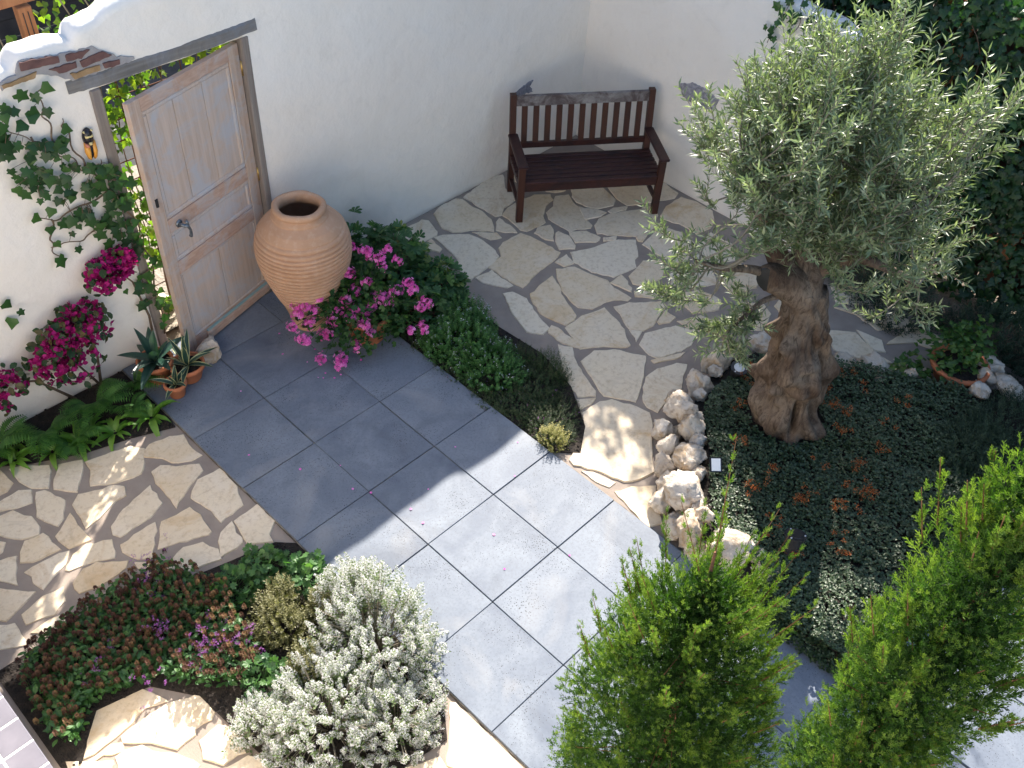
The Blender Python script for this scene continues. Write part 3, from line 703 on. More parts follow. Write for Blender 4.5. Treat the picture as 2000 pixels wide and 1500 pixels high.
def soilbed(poly, z, thick, parent=None):
    """closed bed with an uneven top"""
    poly = ccw(poly); P = np.array(poly); a, b = P.min(0), P.max(0); st = .05
    g = Geo(); n = len(poly)
    V = [(x, y, z) for x, y in poly] + [(x, y, z - thick) for x, y in poly]
    g.raw(V, [tuple(range(n))] + [(i, n + i, n + (i + 1) % n, (i + 1) % n) for i in range(n)])
    r = np.random.default_rng(len(poly))
    area = (b - a).prod(); q = scatter(r, poly, int(area * 260))
    # clods
    ico = ([(0, 0, .8), (.7, 0, .2), (.2, .7, .2), (-.6, .4, .1), (-.5, -.5, .2), (.3, -.7, .1), (0, 0, -.4)],
           [(0, 1, 2), (0, 2, 3), (0, 3, 4), (0, 4, 5), (0, 5, 1), (6, 2, 1), (6, 3, 2), (6, 4, 3), (6, 5, 4), (6, 1, 5)])
    g.inst(ico, np.column_stack([q, np.full(len(q), z)]), rdir(r, len(q)), np.tile((0, 0, 1.0), (len(q), 1)) + r.normal(0, .2, (len(q), 3)), r.uniform(.006, .020, len(q)), .5)
    o = g.build('soil_bed', M['soil'], parent)
    if parent is None: tag(o, kind='structure')
    return o
soilbed(BED_STRIP, .012, .02); soilbed(BED_FERN, .012, .02); soilbed(BED_LEFT, .010, .02); soilbed(BED_OLIVE, .17, .22)

# ------------------------------------------------------------ plastered walls
def wall_profile(h, y0, y1, z0, zn):
    """cross-section (depth, height) front foot -> round top -> back foot"""
    P = [(y0, z0 + (h - .07 - z0) * i / zn) for i in range(zn + 1)]
    cy = (y0 + y1) / 2; ry = (y1 - y0) / 2
    for k in range(1, 8):
        a = PI * k / 8
        P.append((cy - ry * math.cos(a) * (1 if k not in (1, 7) else 1.0), h - .07 + .07 * math.sin(a) ** .6))
    P += [(y1, h - .07), (y1, z0)]
    return P

def wall_piece(g, us, hfun, z0, d0, d1, axis, amp=.008, zn=None):
    """loft; axis 'x': runs along x with front at y=d0; axis 'y': runs along y with front at x=d0"""
    rows = []
    for u in us:
        h = hfun(u); zn_ = zn or max(2, int((2.5 - z0) / .09))
        prof = wall_profile(h, d0, d1, z0, zn_)
        rows.append([(u, d, z) if axis == 'x' else (d, u, z) for d, z in prof])
    V = np.array(rows, float); n, k = V.shape[:2]
    N = nz(V, 1.6, 3.0) * amp + nz(V, 5.0, 5.0) * amp * .45
    top = np.clip((V[..., 2] - 1.9) / .6, 0, 1)
    N2 = nz(V, 13.0, 2.0) * .007 * top
    dirv = np.array([0, -1.0, 0]) if axis == 'x' else np.array([-1.0, 0, 0])
    V = V + (N + N2)[..., None] * dirv
    hi = np.array([[hfun(u) - .075] for u in us]) < V[..., 2]
    V[..., 2] += np.where(hi, nz(V, 9.0, 4.0) * .016 + nz(V, 23.0, 1.0) * .007, 0)
    F = []
    for i in range(n - 1):
        for j in range(k - 1):
            q = (i * k + j, (i + 1) * k + j, (i + 1) * k + j + 1, i * k + j + 1)
            F.append(q if axis == 'x' else q[::-1])
    c0 = tuple(range(k))
    for row, rev in ((V[0], axis != 'x'), (V[-1], axis == 'x')):
        g.raw(row, [c0[::-1] if rev else c0])
    for i in range(n - 1):        # underside
        q = (i * k, i * k + k - 1, (i + 1) * k + k - 1, (i + 1) * k)
        F.append(q if axis == 'x' else q[::-1])
    g.raw(V.reshape(-1, 3), F)

TOP_X = [(-9, 2.40), (-.6, 2.44), (-.12, 2.48), (-.075, 2.485), (-.04, 2.53), (0.0, 2.55), (.14, 2.54), (.305, 2.525), (.335, 2.58), (.37, 2.61), (.52, 2.625), (.60, 2.665), (.9, 2.70), (1.4, 2.69), (2.2, 2.66), (4.22, 2.655), (4.36, 2.72), (6.0, 2.70)]
def h_back(x): return float(np.interp(x, [a for a, b in TOP_X], [b for a, b in TOP_X]))
TOP_Y = [(-1.72, 1.80), (-1.69, 1.92), (-1.62, 2.03), (-1.45, 2.075), (-.94, 2.085), (-.4, 2.14), (.2, 2.26), (.6, 2.42), (1.2, 2.60)]
def h_side(y): return float(np.interp(y, [a for a, b in TOP_Y], [b for a, b in TOP_Y]))
def frange(a, b, st): return np.linspace(a, b, max(2, int(round((b - a) / st)) + 1))

back_wall = empty('garden_wall', (2.5, 1.08, 0))
tag(back_wall, 'off-white plastered garden wall with a doorway and ragged broken top', 'wall')
g = Geo()
xs_l = np.unique(np.concatenate([frange(-4.5, -.7, .2), frange(-.7, .395, .03)]))
xs_m = frange(.395, 1.452, .04); xs_r = np.concatenate([frange(1.452, 2.2, .06), frange(2.3, 5.34, .1)])
wall_piece(g, xs_l, h_back, -.05, .97, 1.15, 'x')
wall_piece(g, xs_m, h_back, 2.19, .97, 1.15, 'x', zn=6)
wall_piece(g, xs_r, h_back, -.05, .97, 1.15, 'x')
g.build('plaster', M['plaster'], back_wall, True)

side_wall = empty('garden_wall', (5.23, -.35, 0))
tag(side_wall, 'off-white plastered wall with sloping rounded top beside the ivy hedge', 'wall')
g = Geo()
ys = np.concatenate([frange(-1.72, -1.4, .03), frange(-1.3, 1.06, .08)])
wall_piece(g, ys, h_side, -.05, 5.13, 5.33, 'y')
g.build('plaster', M['plaster'], side_wall, True)

# frame of the doorway
g = Geo(); rl_ = np.random.default_rng(6); V = []; F = []; ns = 46
for i in range(ns):
    x = .205 + 1.355 * i / (ns - 1); j = rl_.normal(0, .0012, 8) + .0025 * np.sin(x * np.array([7, 9, 11, 6, 8, 13, 1, 1]) + np.arange(8))
    sec = [(.957 + j[0], 2.203 + j[1]), (.957 + j[2], 2.272 + j[3]), (.966 + j[4], 2.284 + j[5]), (1.15, 2.284), (1.15, 2.203)]
    V += [(x, a + .004 * math.sin(x * 9), b + .006 * math.sin(x * 4 + 1)) for a, b in sec]
for i in range(ns - 1):
    for k in range(5): F.append((i * 5 + k, (i + 1) * 5 + k, (i + 1) * 5 + (k + 1) % 5, i * 5 + (k + 1) % 5))
F += [tuple(range(5)), tuple((ns - 1) * 5 + k for k in range(4, -1, -1))]
g.raw(V, F); g.build('lintel', M['greywood'], back_wall, False)
g = Geo(); g.box((.365, 1.04, 1.09), (.072, .17, 2.20), 0, .5, 0, .008); g.build('jamb', M['greywoodz'], back_wall)
g = Geo(); g.box((1.458, 1.045, 1.09), (.055, .17, 2.20), 0, .5, 0, .006); g.build('jamb', M['greywoodz'], back_wall)

# broken plaster with bricks over the left of the lintel (x, z on the wall face)
def patch(name, poly, depth, y, mat, parent, rng, jag=.012, axis='x'):
    """thin ragged plate standing 'depth' proud of a wall face"""
    pts = []
    for i in range(len(poly)):
        a = np.array(poly[i], float); b = np.array(poly[(i + 1) % len(poly)], float); k = max(1, int(np.linalg.norm(b - a) / .02))
        for j in range(k): pts.append(a + (b - a) * j / k + rng.normal(0, jag, 2))
    n = len(pts)
    if axis == 'x': V = [(p[0], y - depth, p[1]) for p in pts] + [(p[0], y + .03, p[1]) for p in pts]
    else: V = [(y - depth, p[0], p[1]) for p in pts] + [(y + .03, p[0], p[1]) for p in pts]
    F = [tuple(range(n)), ] + [(i, (i + 1) % n, n + (i + 1) % n, n + i) for i in range(n)]
    g = Geo(); g.raw(V, F)
    return g.build(name, mat, parent)
rngp = np.random.default_rng(3)
patch('mortar', [(-.17, 2.375), (.06, 2.395), (.19, 2.335), (.25, 2.290), (.66, 2.288), (.66, 2.312), (.56, 2.345), (.50, 2.392), (.41, 2.452), (.22, 2.468), (-.02, 2.505), (-.06, 2.43), (-.17, 2.41)], .011, .97, M['joint'], back_wall, rngp, .004)
for mt, poly in [('brick', [(-.025, 2.497), (.204, 2.468), (.20, 2.425), (-.022, 2.447)]), ('brick', [(.245, 2.460), (.40, 2.445), (.355, 2.425), (.335, 2.407), (.24, 2.418)]),
                 ('brick', [(.318, 2.395), (.47, 2.408), (.52, 2.365), (.322, 2.352)]), ('brick', [(.134, 2.406), (.295, 2.398), (.292, 2.362), (.18, 2.362)]),
                 ('brickochre', [(.24, 2.338), (.43, 2.334), (.426, 2.300), (.262, 2.300)]), ('brick', [(.455, 2.334), (.56, 2.326), (.555, 2.296), (.46, 2.300)]),
                 ('brickochre', [(-.155, 2.400), (.055, 2.412), (.042, 2.382), (-.15, 2.382)])]:
    patch('brick', poly, .022, .97, M[mt], back_wall, rngp, .0025)
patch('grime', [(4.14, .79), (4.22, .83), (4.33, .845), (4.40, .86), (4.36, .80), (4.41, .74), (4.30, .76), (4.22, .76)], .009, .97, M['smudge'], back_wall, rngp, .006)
pw = [(-.15, 1.03), (-.30, 1.10), (-.46, 1.10), (-.585, 1.05), (-.56, .95), (-.46, .92), (-.33, .91), (-.20, .94)]
patch('mortar', pw, .010, 5.13, M['brickwash'], side_wall, rngp, .005, 'y')
for poly in [[(-.19, 1.045), (-.37, 1.075), (-.37, 1.03), (-.19, 1.0)], [(-.40, 1.075), (-.56, 1.05), (-.555, 1.02), (-.40, 1.03)], [(-.26, .99), (-.46, 1.01), (-.46, .96), (-.27, .945)]]:
    patch('brick', poly, .016, 5.13, M['brickwash'], side_wall, rngp, .004, 'y')

# house at the camera's side: only its tiled sill shows, in the lower left corner
house = empty('house', (-2.2, -3, 0))
tag(house, 'white house edge with a sill of grey square tiles, bottom left corner', 'house')
g = Geo(); g.box((-5.2, -3.5, 1.5), (5.98, 10.0, 3.1), 0, .5, 0, .02); g.build('wall', M['plaster'], house)
g = Geo(); g.box((-5.2, -3.5, 3.1), (6.16, 10.2, .10), 0, .5, 0, .01); g.build('roof', M['tile'], house)
g = Geo(); g.box((-2.02, -2.4, .43), (.32, 4.6, .86), 0, .5, 0, .01); g.build('plinth', M['plaster'], house)
g = Geo(); g.box((-2.005, -2.4, .8815), (.33, 4.6, .023), 0, .5, 0, .004); sill = g.build('window_sill', M['white'], house)
for j in range(-2, 22):
    for i in range(2):
        g = Geo(); yc = -1.543 + .0737 - j * .1474 + .0
        g.box((-1.838 - .072 - i * .1474, yc, .887), (.141, .141, .016), 0, .5, 0, .004)
        if yc > -4.6: g.build('tile', M['tile'], sill)
g = Geo(); g.box((-2.14, -2.4, .925), (.035, 4.4, .06), 0, .5, 0, .008); g.build('window_frame', M['white'], house)

# boarded dark shed wall added far behind the lane to stand in for the shade there
backdrop = empty('shed_wall', (0, 6.0, 0)); tag(backdrop, 'dark boarded shed wall beyond the garden wall, upper left', 'shed')
for k in range(9):
    g = Geo(); g.box((1, 6.05 + .012 * (k % 2), .10 + k * .2), (14, .03, .195), 0, .5, 0, .006); g.build('board', M['slate'], backdrop)
# ============================================================ THINGS
# ------------------------------------------------------------ wooden door (local u: hinge -> free edge, v: thickness towards courtyard)
DH = np.array([1.425, 1.012]); DU = np.array([-.9671, -.2542]); DN = np.array([.2542, -.9671])
DANG = math.atan2(DU[1], DU[0])
door = empty('door', (1.425, 1.012, 0)); tag(door, 'limed pink-brown panelled wooden door standing ajar in the wall', 'door')
def dbox(u0, u1, z0, z1, v0, v1, bev=.003):
    g = Geo(); c = DH + DU * (u0 + u1) / 2 + DN * (v0 + v1) / 2
    g.box((c[0], c[1], (z0 + z1) / 2), (u1 - u0, abs(v1 - v0), z1 - z0), DANG, .5, 0, bev); return g
BZ = .018
dbox(0, .10, BZ, 2.14, -.045, 0).build('stile', M['door'], door)
st_ = dbox(.91, 1.005, BZ, 2.14, -.045, 0); st_.build('stile', M['door'], door)
for z0, z1 in ((2.045, 2.139), (1.105, 1.215), (.745, .855), (BZ, .13)):
    dbox(.10, .91, z0, z1, -.043, -.001).build('rail', M['doorx'], door)
# panels, sunk and with a raised field and mouldings
def panel(z0, z1, u0=.10, u1=.91, boards=1, mould=.035):
    us = np.linspace(u0, u1, boards + 1)
    for k in range(boards):
        a, b = us[k], us[k + 1]
        e0 = mould if k == 0 else .002; e1 = mould if k == boards - 1 else .002
        p = dbox(a + e0, b - e1, z0 + mould, z1 - mould, -.03, -.012, .004).build('panel', M['doorpanel'], door)
    for q in (dbox(u0, u1, z0, z0 + mould, -.032, -.005, .008), dbox(u0, u1, z1 - mould, z1, -.032, -.005, .008)): q.build('moulding', M['greywood' if False else 'doorpanel'], door)
    for q in (dbox(u0, u0 + mould, z0 + mould, z1 - mould, -.032, -.0055, .008), dbox(u1 - mould, u1, z0 + mould, z1 - mould, -.032, -.0055, .008)): q.build('moulding', M['doorpanel'], door)
    dbox(u0, u1, z0, z1, -.042, -.033, 0).build('backing', M['doorpanel'], door)
panel(1.215, 2.045, boards=3); panel(.855, 1.105); panel(.13, .745, boards=2, mould=.022)
dbox(.09, .80, .035, .115, 0, .028, .010).build('weather_board', M['doorx'], door)
dbox(.092, .798, .116, .130, 0, .024, .004).build('weather_strip', M['verdigris'], door)
# iron handle and key plate
hd = empty('handle_tmp'); bpy.data.objects.remove(hd)
def dp(u, z, v): q = DH + DU * u + DN * v; return (q[0], q[1], z)
g = Geo(); g.tube([dp(.825, 1.146, 0), dp(.825, 1.146, .008)], .028, 12); g.tube([dp(.825, 1.146, 0), dp(.825, 1.146, .06)], .013, 8)
g.tube([dp(.825, 1.15, .055), dp(.80, 1.13, .062), dp(.785, 1.09, .062), dp(.783, 1.045, .055), dp(.785, 1.035, .05)], [.014, .012, .010, .012, .015], 8)
g.tube([dp(.80, 1.175, .05), dp(.795, 1.14, .06)], [.012, .010], 8)
g.build('handle', M['metal'], door, True)
g = Geo(); c_ = dp(.96, 1.39, .0); g.tube([dp(.965, 1.425, .001), dp(.965, 1.365, .001)], [.012, .012], 10); g.build('keyhole', M['black'], door)
for z in (1.955, 1.10, .25):
    g = Geo(); g.tube([dp(-.004, z - .055, .004), dp(-.004, z + .055, .004)], .009, 8); g.build('hinge', M['brass'], door, True)
g = Geo(); g.box((1.00, 1.08, 2.175), (.17, .04, .006), .9, .5, 0, .002); g.build('closer_strip', M['metal'], door)

# ------------------------------------------------------------ bench
BA = math.atan2(-.78, 1.09); bux = np.array([math.cos(BA), math.sin(BA)]); bvy = np.array([-math.sin(BA), math.cos(BA)])
bench = empty('bench', (3.56, .30, 0), BA); tag(bench, 'dark red-brown slatted wooden garden bench in the wall corner', 'bench')
BO = np.array([3.565, .30])
def bbox(u0, u1, v0, v1, z0, z1, name, mat, bev=.004, parent=None):
    c = BO + bux * (u0 + u1) / 2 + bvy * (v0 + v1) / 2
    g = Geo(); g.box((c[0], c[1], (z0 + z1) / 2), (u1 - u0, v1 - v0, z1 - z0), BA, .5, 0, bev)
    return g.build(name, M[mat], parent or bench)
def bq(u, v, z): q = BO + bux * u + bvy * v; return (q[0], q[1], z)
BW = 1.34
def beam(p, q, wx, wy, name, mat, parent=None):
    """square-section beam between bench-local points, sheared along v"""
    V = []
    for (u, v, z) in (p, q):
        for du, dv in ((-1, -1), (1, -1), (1, 1), (-1, 1)): V.append(bq(u + du * wx / 2, v + dv * wy / 2, z))
    F = [(3, 2, 1, 0), (4, 5, 6, 7)] + [(i, (i + 1) % 4, 4 + (i + 1) % 4, 4 + i) for i in range(4)]
    g = Geo(); g.raw(V, F); return g.build(name, M[mat], parent or bench)
for u in (0.03, BW - .03):
    beam((u, .03, 0), (u, .03, .585), .06, .05, 'leg', 'benchz')
    beam((u, .52, 0), (u, .52, .42), .055, .055, 'leg', 'benchz')
    beam((u, .52, .42), (u, .60, .965), .0555, .052, 'back_post', 'benchz')
    bbox(u - .045, u + .045, -.03, .53, .586, .615, 'armrest', 'bench', .008)
    bbox(u - .02, u + .02, .056, .492, .345, .405, 'side_rail', 'bench')
    bbox(u - .017, u + .017, .056, .492, .13, .165, 'stretcher', 'bench')
bbox(.061, BW - .061, .015, .045, .325, .405, 'front_rail', 'bench')
for k in range(7):
    v = .03 + k * .0715
    bbox(.005 if 0 < k < 7 else .062, BW - (.005 if 0 < k else .062), v - .028, v + .028, .407 - .003 * min(k, 4), .428 - .003 * min(k, 4), 'seat_slat', 'bench', .006)
def bk(z): return .52 + .08 * (z - .42) / .545
beam((BW / 2, bk(.49), .465), (BW / 2, bk(.50), .515), BW - .118, .035, 'lower_back_rail', 'bench')
beam((BW / 2, bk(.86), .86), (BW / 2, bk(.95), .948), BW - .118, .036, 'top_rail', 'benchworn')
for k in range(11):
    u = .03 + (BW - .06) * (k + 1) / 12
    beam((u, bk(.50), .515), (u, bk(.86), .86), .052, .018, 'back_slat', 'benchz')

# ------------------------------------------------------------ amphora
amph = empty('amphora', (1.40, .47, 0)); tag(amph, 'large ribbed terracotta amphora with wide round mouth beside the door', 'amphora')
pf = [(.0, .001), (.15, .001), (.158, .02), (.165, .06), (.20, .20), (.258, .36), (.310, .52), (.340, .64), (.352, .74), (.345, .83), (.315, .92), (.262, .99), (.205, 1.035), (.172, 1.058)]
zz = [p[1] for p in pf]; rr = [p[0] for p in pf]
def smooth_interp(z):
    # Catmull-Rom through profile
    i = max(1, min(len(zz) - 3, np.searchsorted(zz, z) - 1)); 
    t = (z - zz[i]) / (zz[i + 1] - zz[i] + 1e-9); t = min(1, max(0, t))
    p0, p1, p2, p3 = rr[i - 1], rr[i], rr[i + 1], rr[i + 2] if i + 2 < len(rr) else rr[i + 1]
    return .5 * ((2 * p1) + (-p0 + p2) * t + (2 * p0 - 5 * p1 + 4 * p2 - p3) * t * t + (-p0 + 3 * p1 - 3 * p2 + p3) * t ** 3)
prof = [(.0005, .002), (.148, .002)]
for z in np.linspace(.012, 1.05, 420):
    r = smooth_interp(z)
    k = np.clip((z - .26) / .06, 0, 1) * np.clip((.945 - z) / .03, 0, 1)
    ph = (z / .0365 + .10 * math.sin(z * 31)) % 1.0
    prof.append((r + k * (.003 - .017 * math.exp(-((ph - .5) / .18) ** 2)), z))
prof += [(.165, 1.062), (.172, 1.07), (.186, 1.08), (.193, 1.098), (.190, 1.116), (.178, 1.126), (.158, 1.126), (.146, 1.116), (.141, 1.09), (.145, 1.05), (.22, .98), (.29, .88), (.31, .7), (.25, .4), (.12, .15), (.001, .1)]
g = Geo(); lathe(g, prof, 72, (1.40, .47, 0))
vv = g.V[0]; an = np.arctan2(vv[:, 1] - .47, vv[:, 0] - 1.40)
wob = .006 * np.sin(2 * an + vv[:, 2] * 3) + .003 * np.sin(5 * an + vv[:, 2] * 9)
g.V[0][:, :2] += np.stack([np.cos(an), np.sin(an)], 1) * wob[:, None] * np.clip(vv[:, 2:3] * 5, 0, 1)
g.build('body', M['amphora'], amph, True)

# ------------------------------------------------------------ cicada wall ornament
cic = empty('cicada_ornament', (.24, .95, 1.86)); tag(cic, 'small black and orange ceramic cicada hung on the wall by the doorway', 'ornament')
def blob(pts_xz, y0, dep, name, mat, n=6):
    """domed plaque from outline on wall face"""
    P = np.array(pts_xz); c = P.mean(0); m = len(P); V = []; F = []
    for k in range(n + 1):
        t = k / n; s = math.cos(t * PI / 2 * .96); 
        for q in P: e = c + (q - c) * s; V.append((e[0], y0 - dep * math.sin(t * PI / 2), e[1]))
    for k in range(n):
        for i in range(m): j = (i + 1) % m; F.append((k * m + i, k * m + j, (k + 1) * m + j, (k + 1) * m + i))
    F.append(tuple(n * m + i for i in range(m)))
    g = Geo(); g.raw(V, F); return g.build(name, M[mat], cic, True)
def rot2(pts, c=(.24, 1.86), a=-.06, s=1.0):
    return [(c[0] + s * (x * math.cos(a) - y * math.sin(a)), c[1] + s * (x * math.sin(a) + y * math.cos(a))) for x, y in pts]
ell = lambda cx, cy, rx, ry, n=20, a0=0: [(cx + rx * math.cos(2 * PI * k / n + a0), cy + ry * math.sin(2 * PI * k / n + a0)) for k in range(n)]
blob(rot2(ell(0, .045, .036, .065)), .968, .035, 'body', 'black_glaze')
blob(rot2(ell(0, -.02, .024, .085)), .966, .028, 'abdomen', 'black_glaze')
blob(rot2([(-.036, .02), (-.006, .0), (-.004, -.06), (-.012, -.112), (-.026, -.10), (-.040, -.05)]), .962, .034, 'wing', 'orange_glaze')
blob(rot2([(.036, .02), (.006, .0), (.004, -.06), (.012, -.112), (.026, -.10), (.040, -.05)]), .962, .034, 'wing', 'orange_glaze')
blob(rot2([(-.034, .022), (-.008, .004), (-.012, -.012), (-.036, -.008)]), .950, .03, 'wing_patch', 'salmon_glaze')
blob(rot2([(-.026, .066), (.026, .066), (.026, .052), (-.026, .052)]), .945, .018, 'stripe', 'yellow_glaze')
blob(rot2([(-.012, .022), (.012, .022), (.010, .0), (-.010, .0)]), .945, .020, 'stripe', 'yellow_glaze')
blob(rot2(ell(-.026, .092, .007, .007, 10)), .952, .014, 'eye', 'yellow_glaze')
blob(rot2(ell(.026, .092, .007, .007, 10)), .952, .014, 'eye', 'yellow_glaze')

# ------------------------------------------------------------ stones
def rock(name, c, size, seed, parent=None, rz=0.0, holes=0):
    import bmesh
    bm = bmesh.new(); bmesh.ops.create_icosphere(bm, subdivisions=4, radius=1)
    r = np.random.default_rng(seed)
    P = np.array([v.co[:] for v in bm.verts])
    # cut by random planes for facets
    for k in range(16):
        n = rdir(r, 1)[0]; d = r.uniform(.58, .86)
        over = P @ n - d
        P = P - np.outer(np.clip(over, 0, None) * .96, n)
    P *= (1 + .10 * nz(P, 2.3, seed) - .10 * np.abs(nz(P, 3.7, seed + 4)) + .05 * nz(P, 6.0, seed + 1) - .06 * np.abs(nz(P, 9.0, seed + 3)) + .03 * nz(P, 17.0, seed + 2))[:, None]
    for k in range(holes):
        n = np.array([-.5, -.45, .75]) if k == 0 else rdir(r, 1)[0]; n /= np.linalg.norm(n)
        dd = np.linalg.norm(P - n * .85, axis=1); P -= np.outer(np.exp(-(dd / .24) ** 2) * .5, n)
    fr = np.array([noise.fractal(Vector(p) * 1.9 + Vector((seed * 3.1, 0, 0)), .75, 2.1, 5) for p in P]); rg = np.array([abs(noise.noise(Vector(p) * 4.2 + Vector((0, seed * 1.7, 0)))) for p in P])
    P *= (1 + .13 * fr - .20 * rg)[:, None]
    P *= (1 - .05 * np.abs(nz(P, 22.0, seed + 5)) - .08 * np.clip(nz(P, 7.0, seed + 6), 0, 1) ** 2)[:, None]
    P *= np.array(size) / 2 / .78
    ca, sa = math.cos(rz), math.sin(rz)
    P = np.stack([P[:, 0] * ca - P[:, 1] * sa, P[:, 0] * sa + P[:, 1] * ca, P[:, 2]], 1) + np.array(c)
    g = Geo(); g.raw(P, [tuple(v.index for v in f.verts) for f in bm.faces]); bm.free()
    return g.build(name, M['stone'], parent, True)
border = empty('stone_border', (2.4, -2.6, 0)); tag(border, 'curved border of rough pale boulders holding the olive tree bed', 'stone border')
BST = [(3.25, -2.13, .17, .34, .27, .26), (2.96, -2.20, .17, .27, .23, .25), (2.68, -2.27, .19, .29, .26, .28), (2.53, -2.43, .21, .22, .22, .24), (2.325, -2.585, .2, .26, .24, .26),
       (2.07, -2.77, .18, .36, .31, .30), (1.86, -2.97, .15, .22, .25, .30), (1.92, -3.25, .17, .38, .36, .28), (1.95, -3.50, .13, .26, .26, .22),
       (2.49, -2.24, .08, .17, .16, .18), (2.37, -2.40, .09, .18, .15, .20), (2.22, -2.47, .08, .18, .16, .19), (2.11, -2.59, .08, .18, .15, .18), (1.985, -2.65, .08, .18, .17, .18), (1.84, -2.85, .07, .15, .15, .16), (1.83, -3.08, .07, .17, .18, .17), (1.84, -3.32, .07, .16, .2, .16), (2.80, -2.12, .07, .2, .14, .16),
       (3.70, -2.27, .15, .30, .22, .22), (3.48, -2.20, .16, .19, .17, .20), (3.88, -2.48, .13, .26, .2, .2), (4.03, -2.80, .13, .2, .18, .18), (4.15, -3.02, .14, .34, .24, .22), (1.965, -2.99, .24, .13, .12, .12)]
fill = []
for a_, b_ in zip(BST[:8], BST[1:9]):
    mx_, my_ = (a_[0] + b_[0]) / 2, (a_[1] + b_[1]) / 2
    fill += [(mx_ - .05, my_ + .03, .06, .15, .13, .14), (mx_ + .05, my_ - .04, .20, .12, .11, .11)]
BST += fill
for k, b in enumerate(BST): rock('stone', b[:3], [q * (.86 if k < 9 else 1.0) for q in b[3:]], 20 + k, border, k * .9, 1 if k == 2 else 0)
for k, (b, lb) in enumerate([((4.40, -3.53, .10, .24, .17, .15), 'pale rough rock at the front of the potted ivy'), ((4.46, -3.69, .22, .19, .15, .13), 'mottled rock below the terracotta bowl at bed edge'),
                             ((4.66, -3.84, .22, .30, .19, .14), 'flat white rock farthest right beside the bowl'), ((4.66, -3.66, .20, .20, .16, .14), 'grey rock in the row right of the terracotta bowl'),
                             ((4.80, -3.62, .18, .24, .15, .16), 'dark shaded rock behind the flat white rock'), ((4.27, -3.24, .2, .10, .09, .08), 'small white pebble on the bed edge near the olive')]):
    tag(rock('rock', b[:3], b[3:], 70 + k, None, .6 * k), lb, 'rock', 'loose rocks by the potted ivy')
tag(rock('door_stop_stone', (.555, .645, .075), (.22, .20, .19), 90, None, .4), 'round pale stone holding the foot of the door open', 'stone')
# ============================================================ PLANTS AND POTS
def pot(name, c, prof, parent, mat='terracotta', rim=None):
    g = Geo(); lathe(g, prof, 40, c); b = g.build(name, M[mat], parent, True)
    return b
def pot_profile(r0, r1, h, rimh=.04, rimw=.012, t=.014):
    return [(.001, .002), (r0 - .006, .002), (r0, .008), (r1 - .004, h - rimh), (r1 - .002, h - rimh + .001), (r1 + rimw, h - rimh + .006), (r1 + rimw, h - .006), (r1 + rimw - .005, h), (r1 - t + .004, h), (r1 - t, h - .006), (r1 - t - .004, h - .04), (.001, h - .045)]
def disc(name, c, r, mat, parent):
    g = Geo(); a = np.arange(20) * 2 * PI / 20
    rr_ = np.random.default_rng(int(abs(c[0]) * 1000))
    g.raw([(c[0] + r * math.cos(x), c[1] + r * math.sin(x), c[2] + rr_.uniform(-.006, .006)) for x in a] + [(c[0], c[1], c[2] + .012)], [(20, i, (i + 1) % 20) for i in range(20)])
    return g.build(name, mat, parent)

# ------------------------------------------------------------ potted ivy geranium
rng = np.random.default_rng(21)
pg = empty('potted_geranium', (1.60, .02, 0)); tag(pg, 'terracotta pot overflowing with bright pink trailing geraniums', 'potted plant')
pot('pot', (1.60, .02, 0), pot_profile(.125, .175, .27), pg); disc('soil', (1.60, .02, .235), .155, M['soil'], pg)
HEADS = np.array(GERANIUM_HEADS) / 1000.0
HEADS = np.concatenate([HEADS, HEADS[1:32:2] + np.random.default_rng(2).normal(0, .045, (16, 3)) * (1, 1, .5)])
root = np.array([1.60, .05, .26])
g = Geo(); gs = Geo()
for k, h in enumerate(HEADS):
    mid = (root + h) / 2 + np.array([0, 0, .16]) + rng.normal(0, .03, 3)
    t = np.linspace(0, 1, 7)[:, None]
    crv = (1 - t) ** 2 * root + 2 * t * (1 - t) * mid + t * t * (h - np.array([0, 0, .012]))
    gs.tube(crv, np.linspace(.0045, .002, 7), 5)
    # leaves along the stem
    for q in np.linspace(.25, .93, 13):
        i = q * 6; a = int(i); p = crv[a] + (crv[min(a + 1, 6)] - crv[a]) * (i - a)
        dd = rdir(rng, 1)[0]; dd[2] *= .5
        g.inst(T_round(6, .2, .1), [p + dd * .02 + np.array([0, 0, -.005])], [dd], [(rng.normal(0, .4), rng.normal(0, .4), 1)], [rng.uniform(.032, .056)], [rng.uniform(0, .9)])
P, D = dome(rng, 620, (1.60, .06, .16), .32, .32, .46, .25, 2, 0, (.55, 1.02), .4)
P2, D2 = dome(rng, 170, (1.52, -.02, .10), .27, .25, .26, .25, 5, 0, (.7, 1.02), .2); P = np.concatenate([P, P2]); D = np.concatenate([D, D2])
g.inst(T_round(6, .2, .1), P, D + rng.normal(0, .6, D.shape), D + rng.normal(0, .4, D.shape), rng.uniform(.034, .058, len(P)), rng.uniform(0, .9, len(P)))
gs.build('stems', L['ger'], pg); tag(g.build('foliage', L['ger'], pg), kind='stuff')
heads = []
for v in range(5):
    gh = Geo(); r = np.random.default_rng(50 + v)
    n = r.integers(18, 26); d = rdir(r, n); d[:, 2] = np.abs(d[:, 2]) * .9 + .1
    pos = d * r.uniform(.020, .042, n)[:, None]; pos[:, 2] += .006
    gh.inst(T_petal5(), pos, d, r.normal(0, 1, (n, 3)), r.uniform(.011, .0155, n), r.uniform(0, 1, n))
    for q in pos: gh.tube([(0, 0, -.01), q * .95], .0012, 3, .2)
    heads.append(gh.mesh('flower_head')); heads[-1].materials.append(L['pink'])
toc = np.array(CAM_POS)
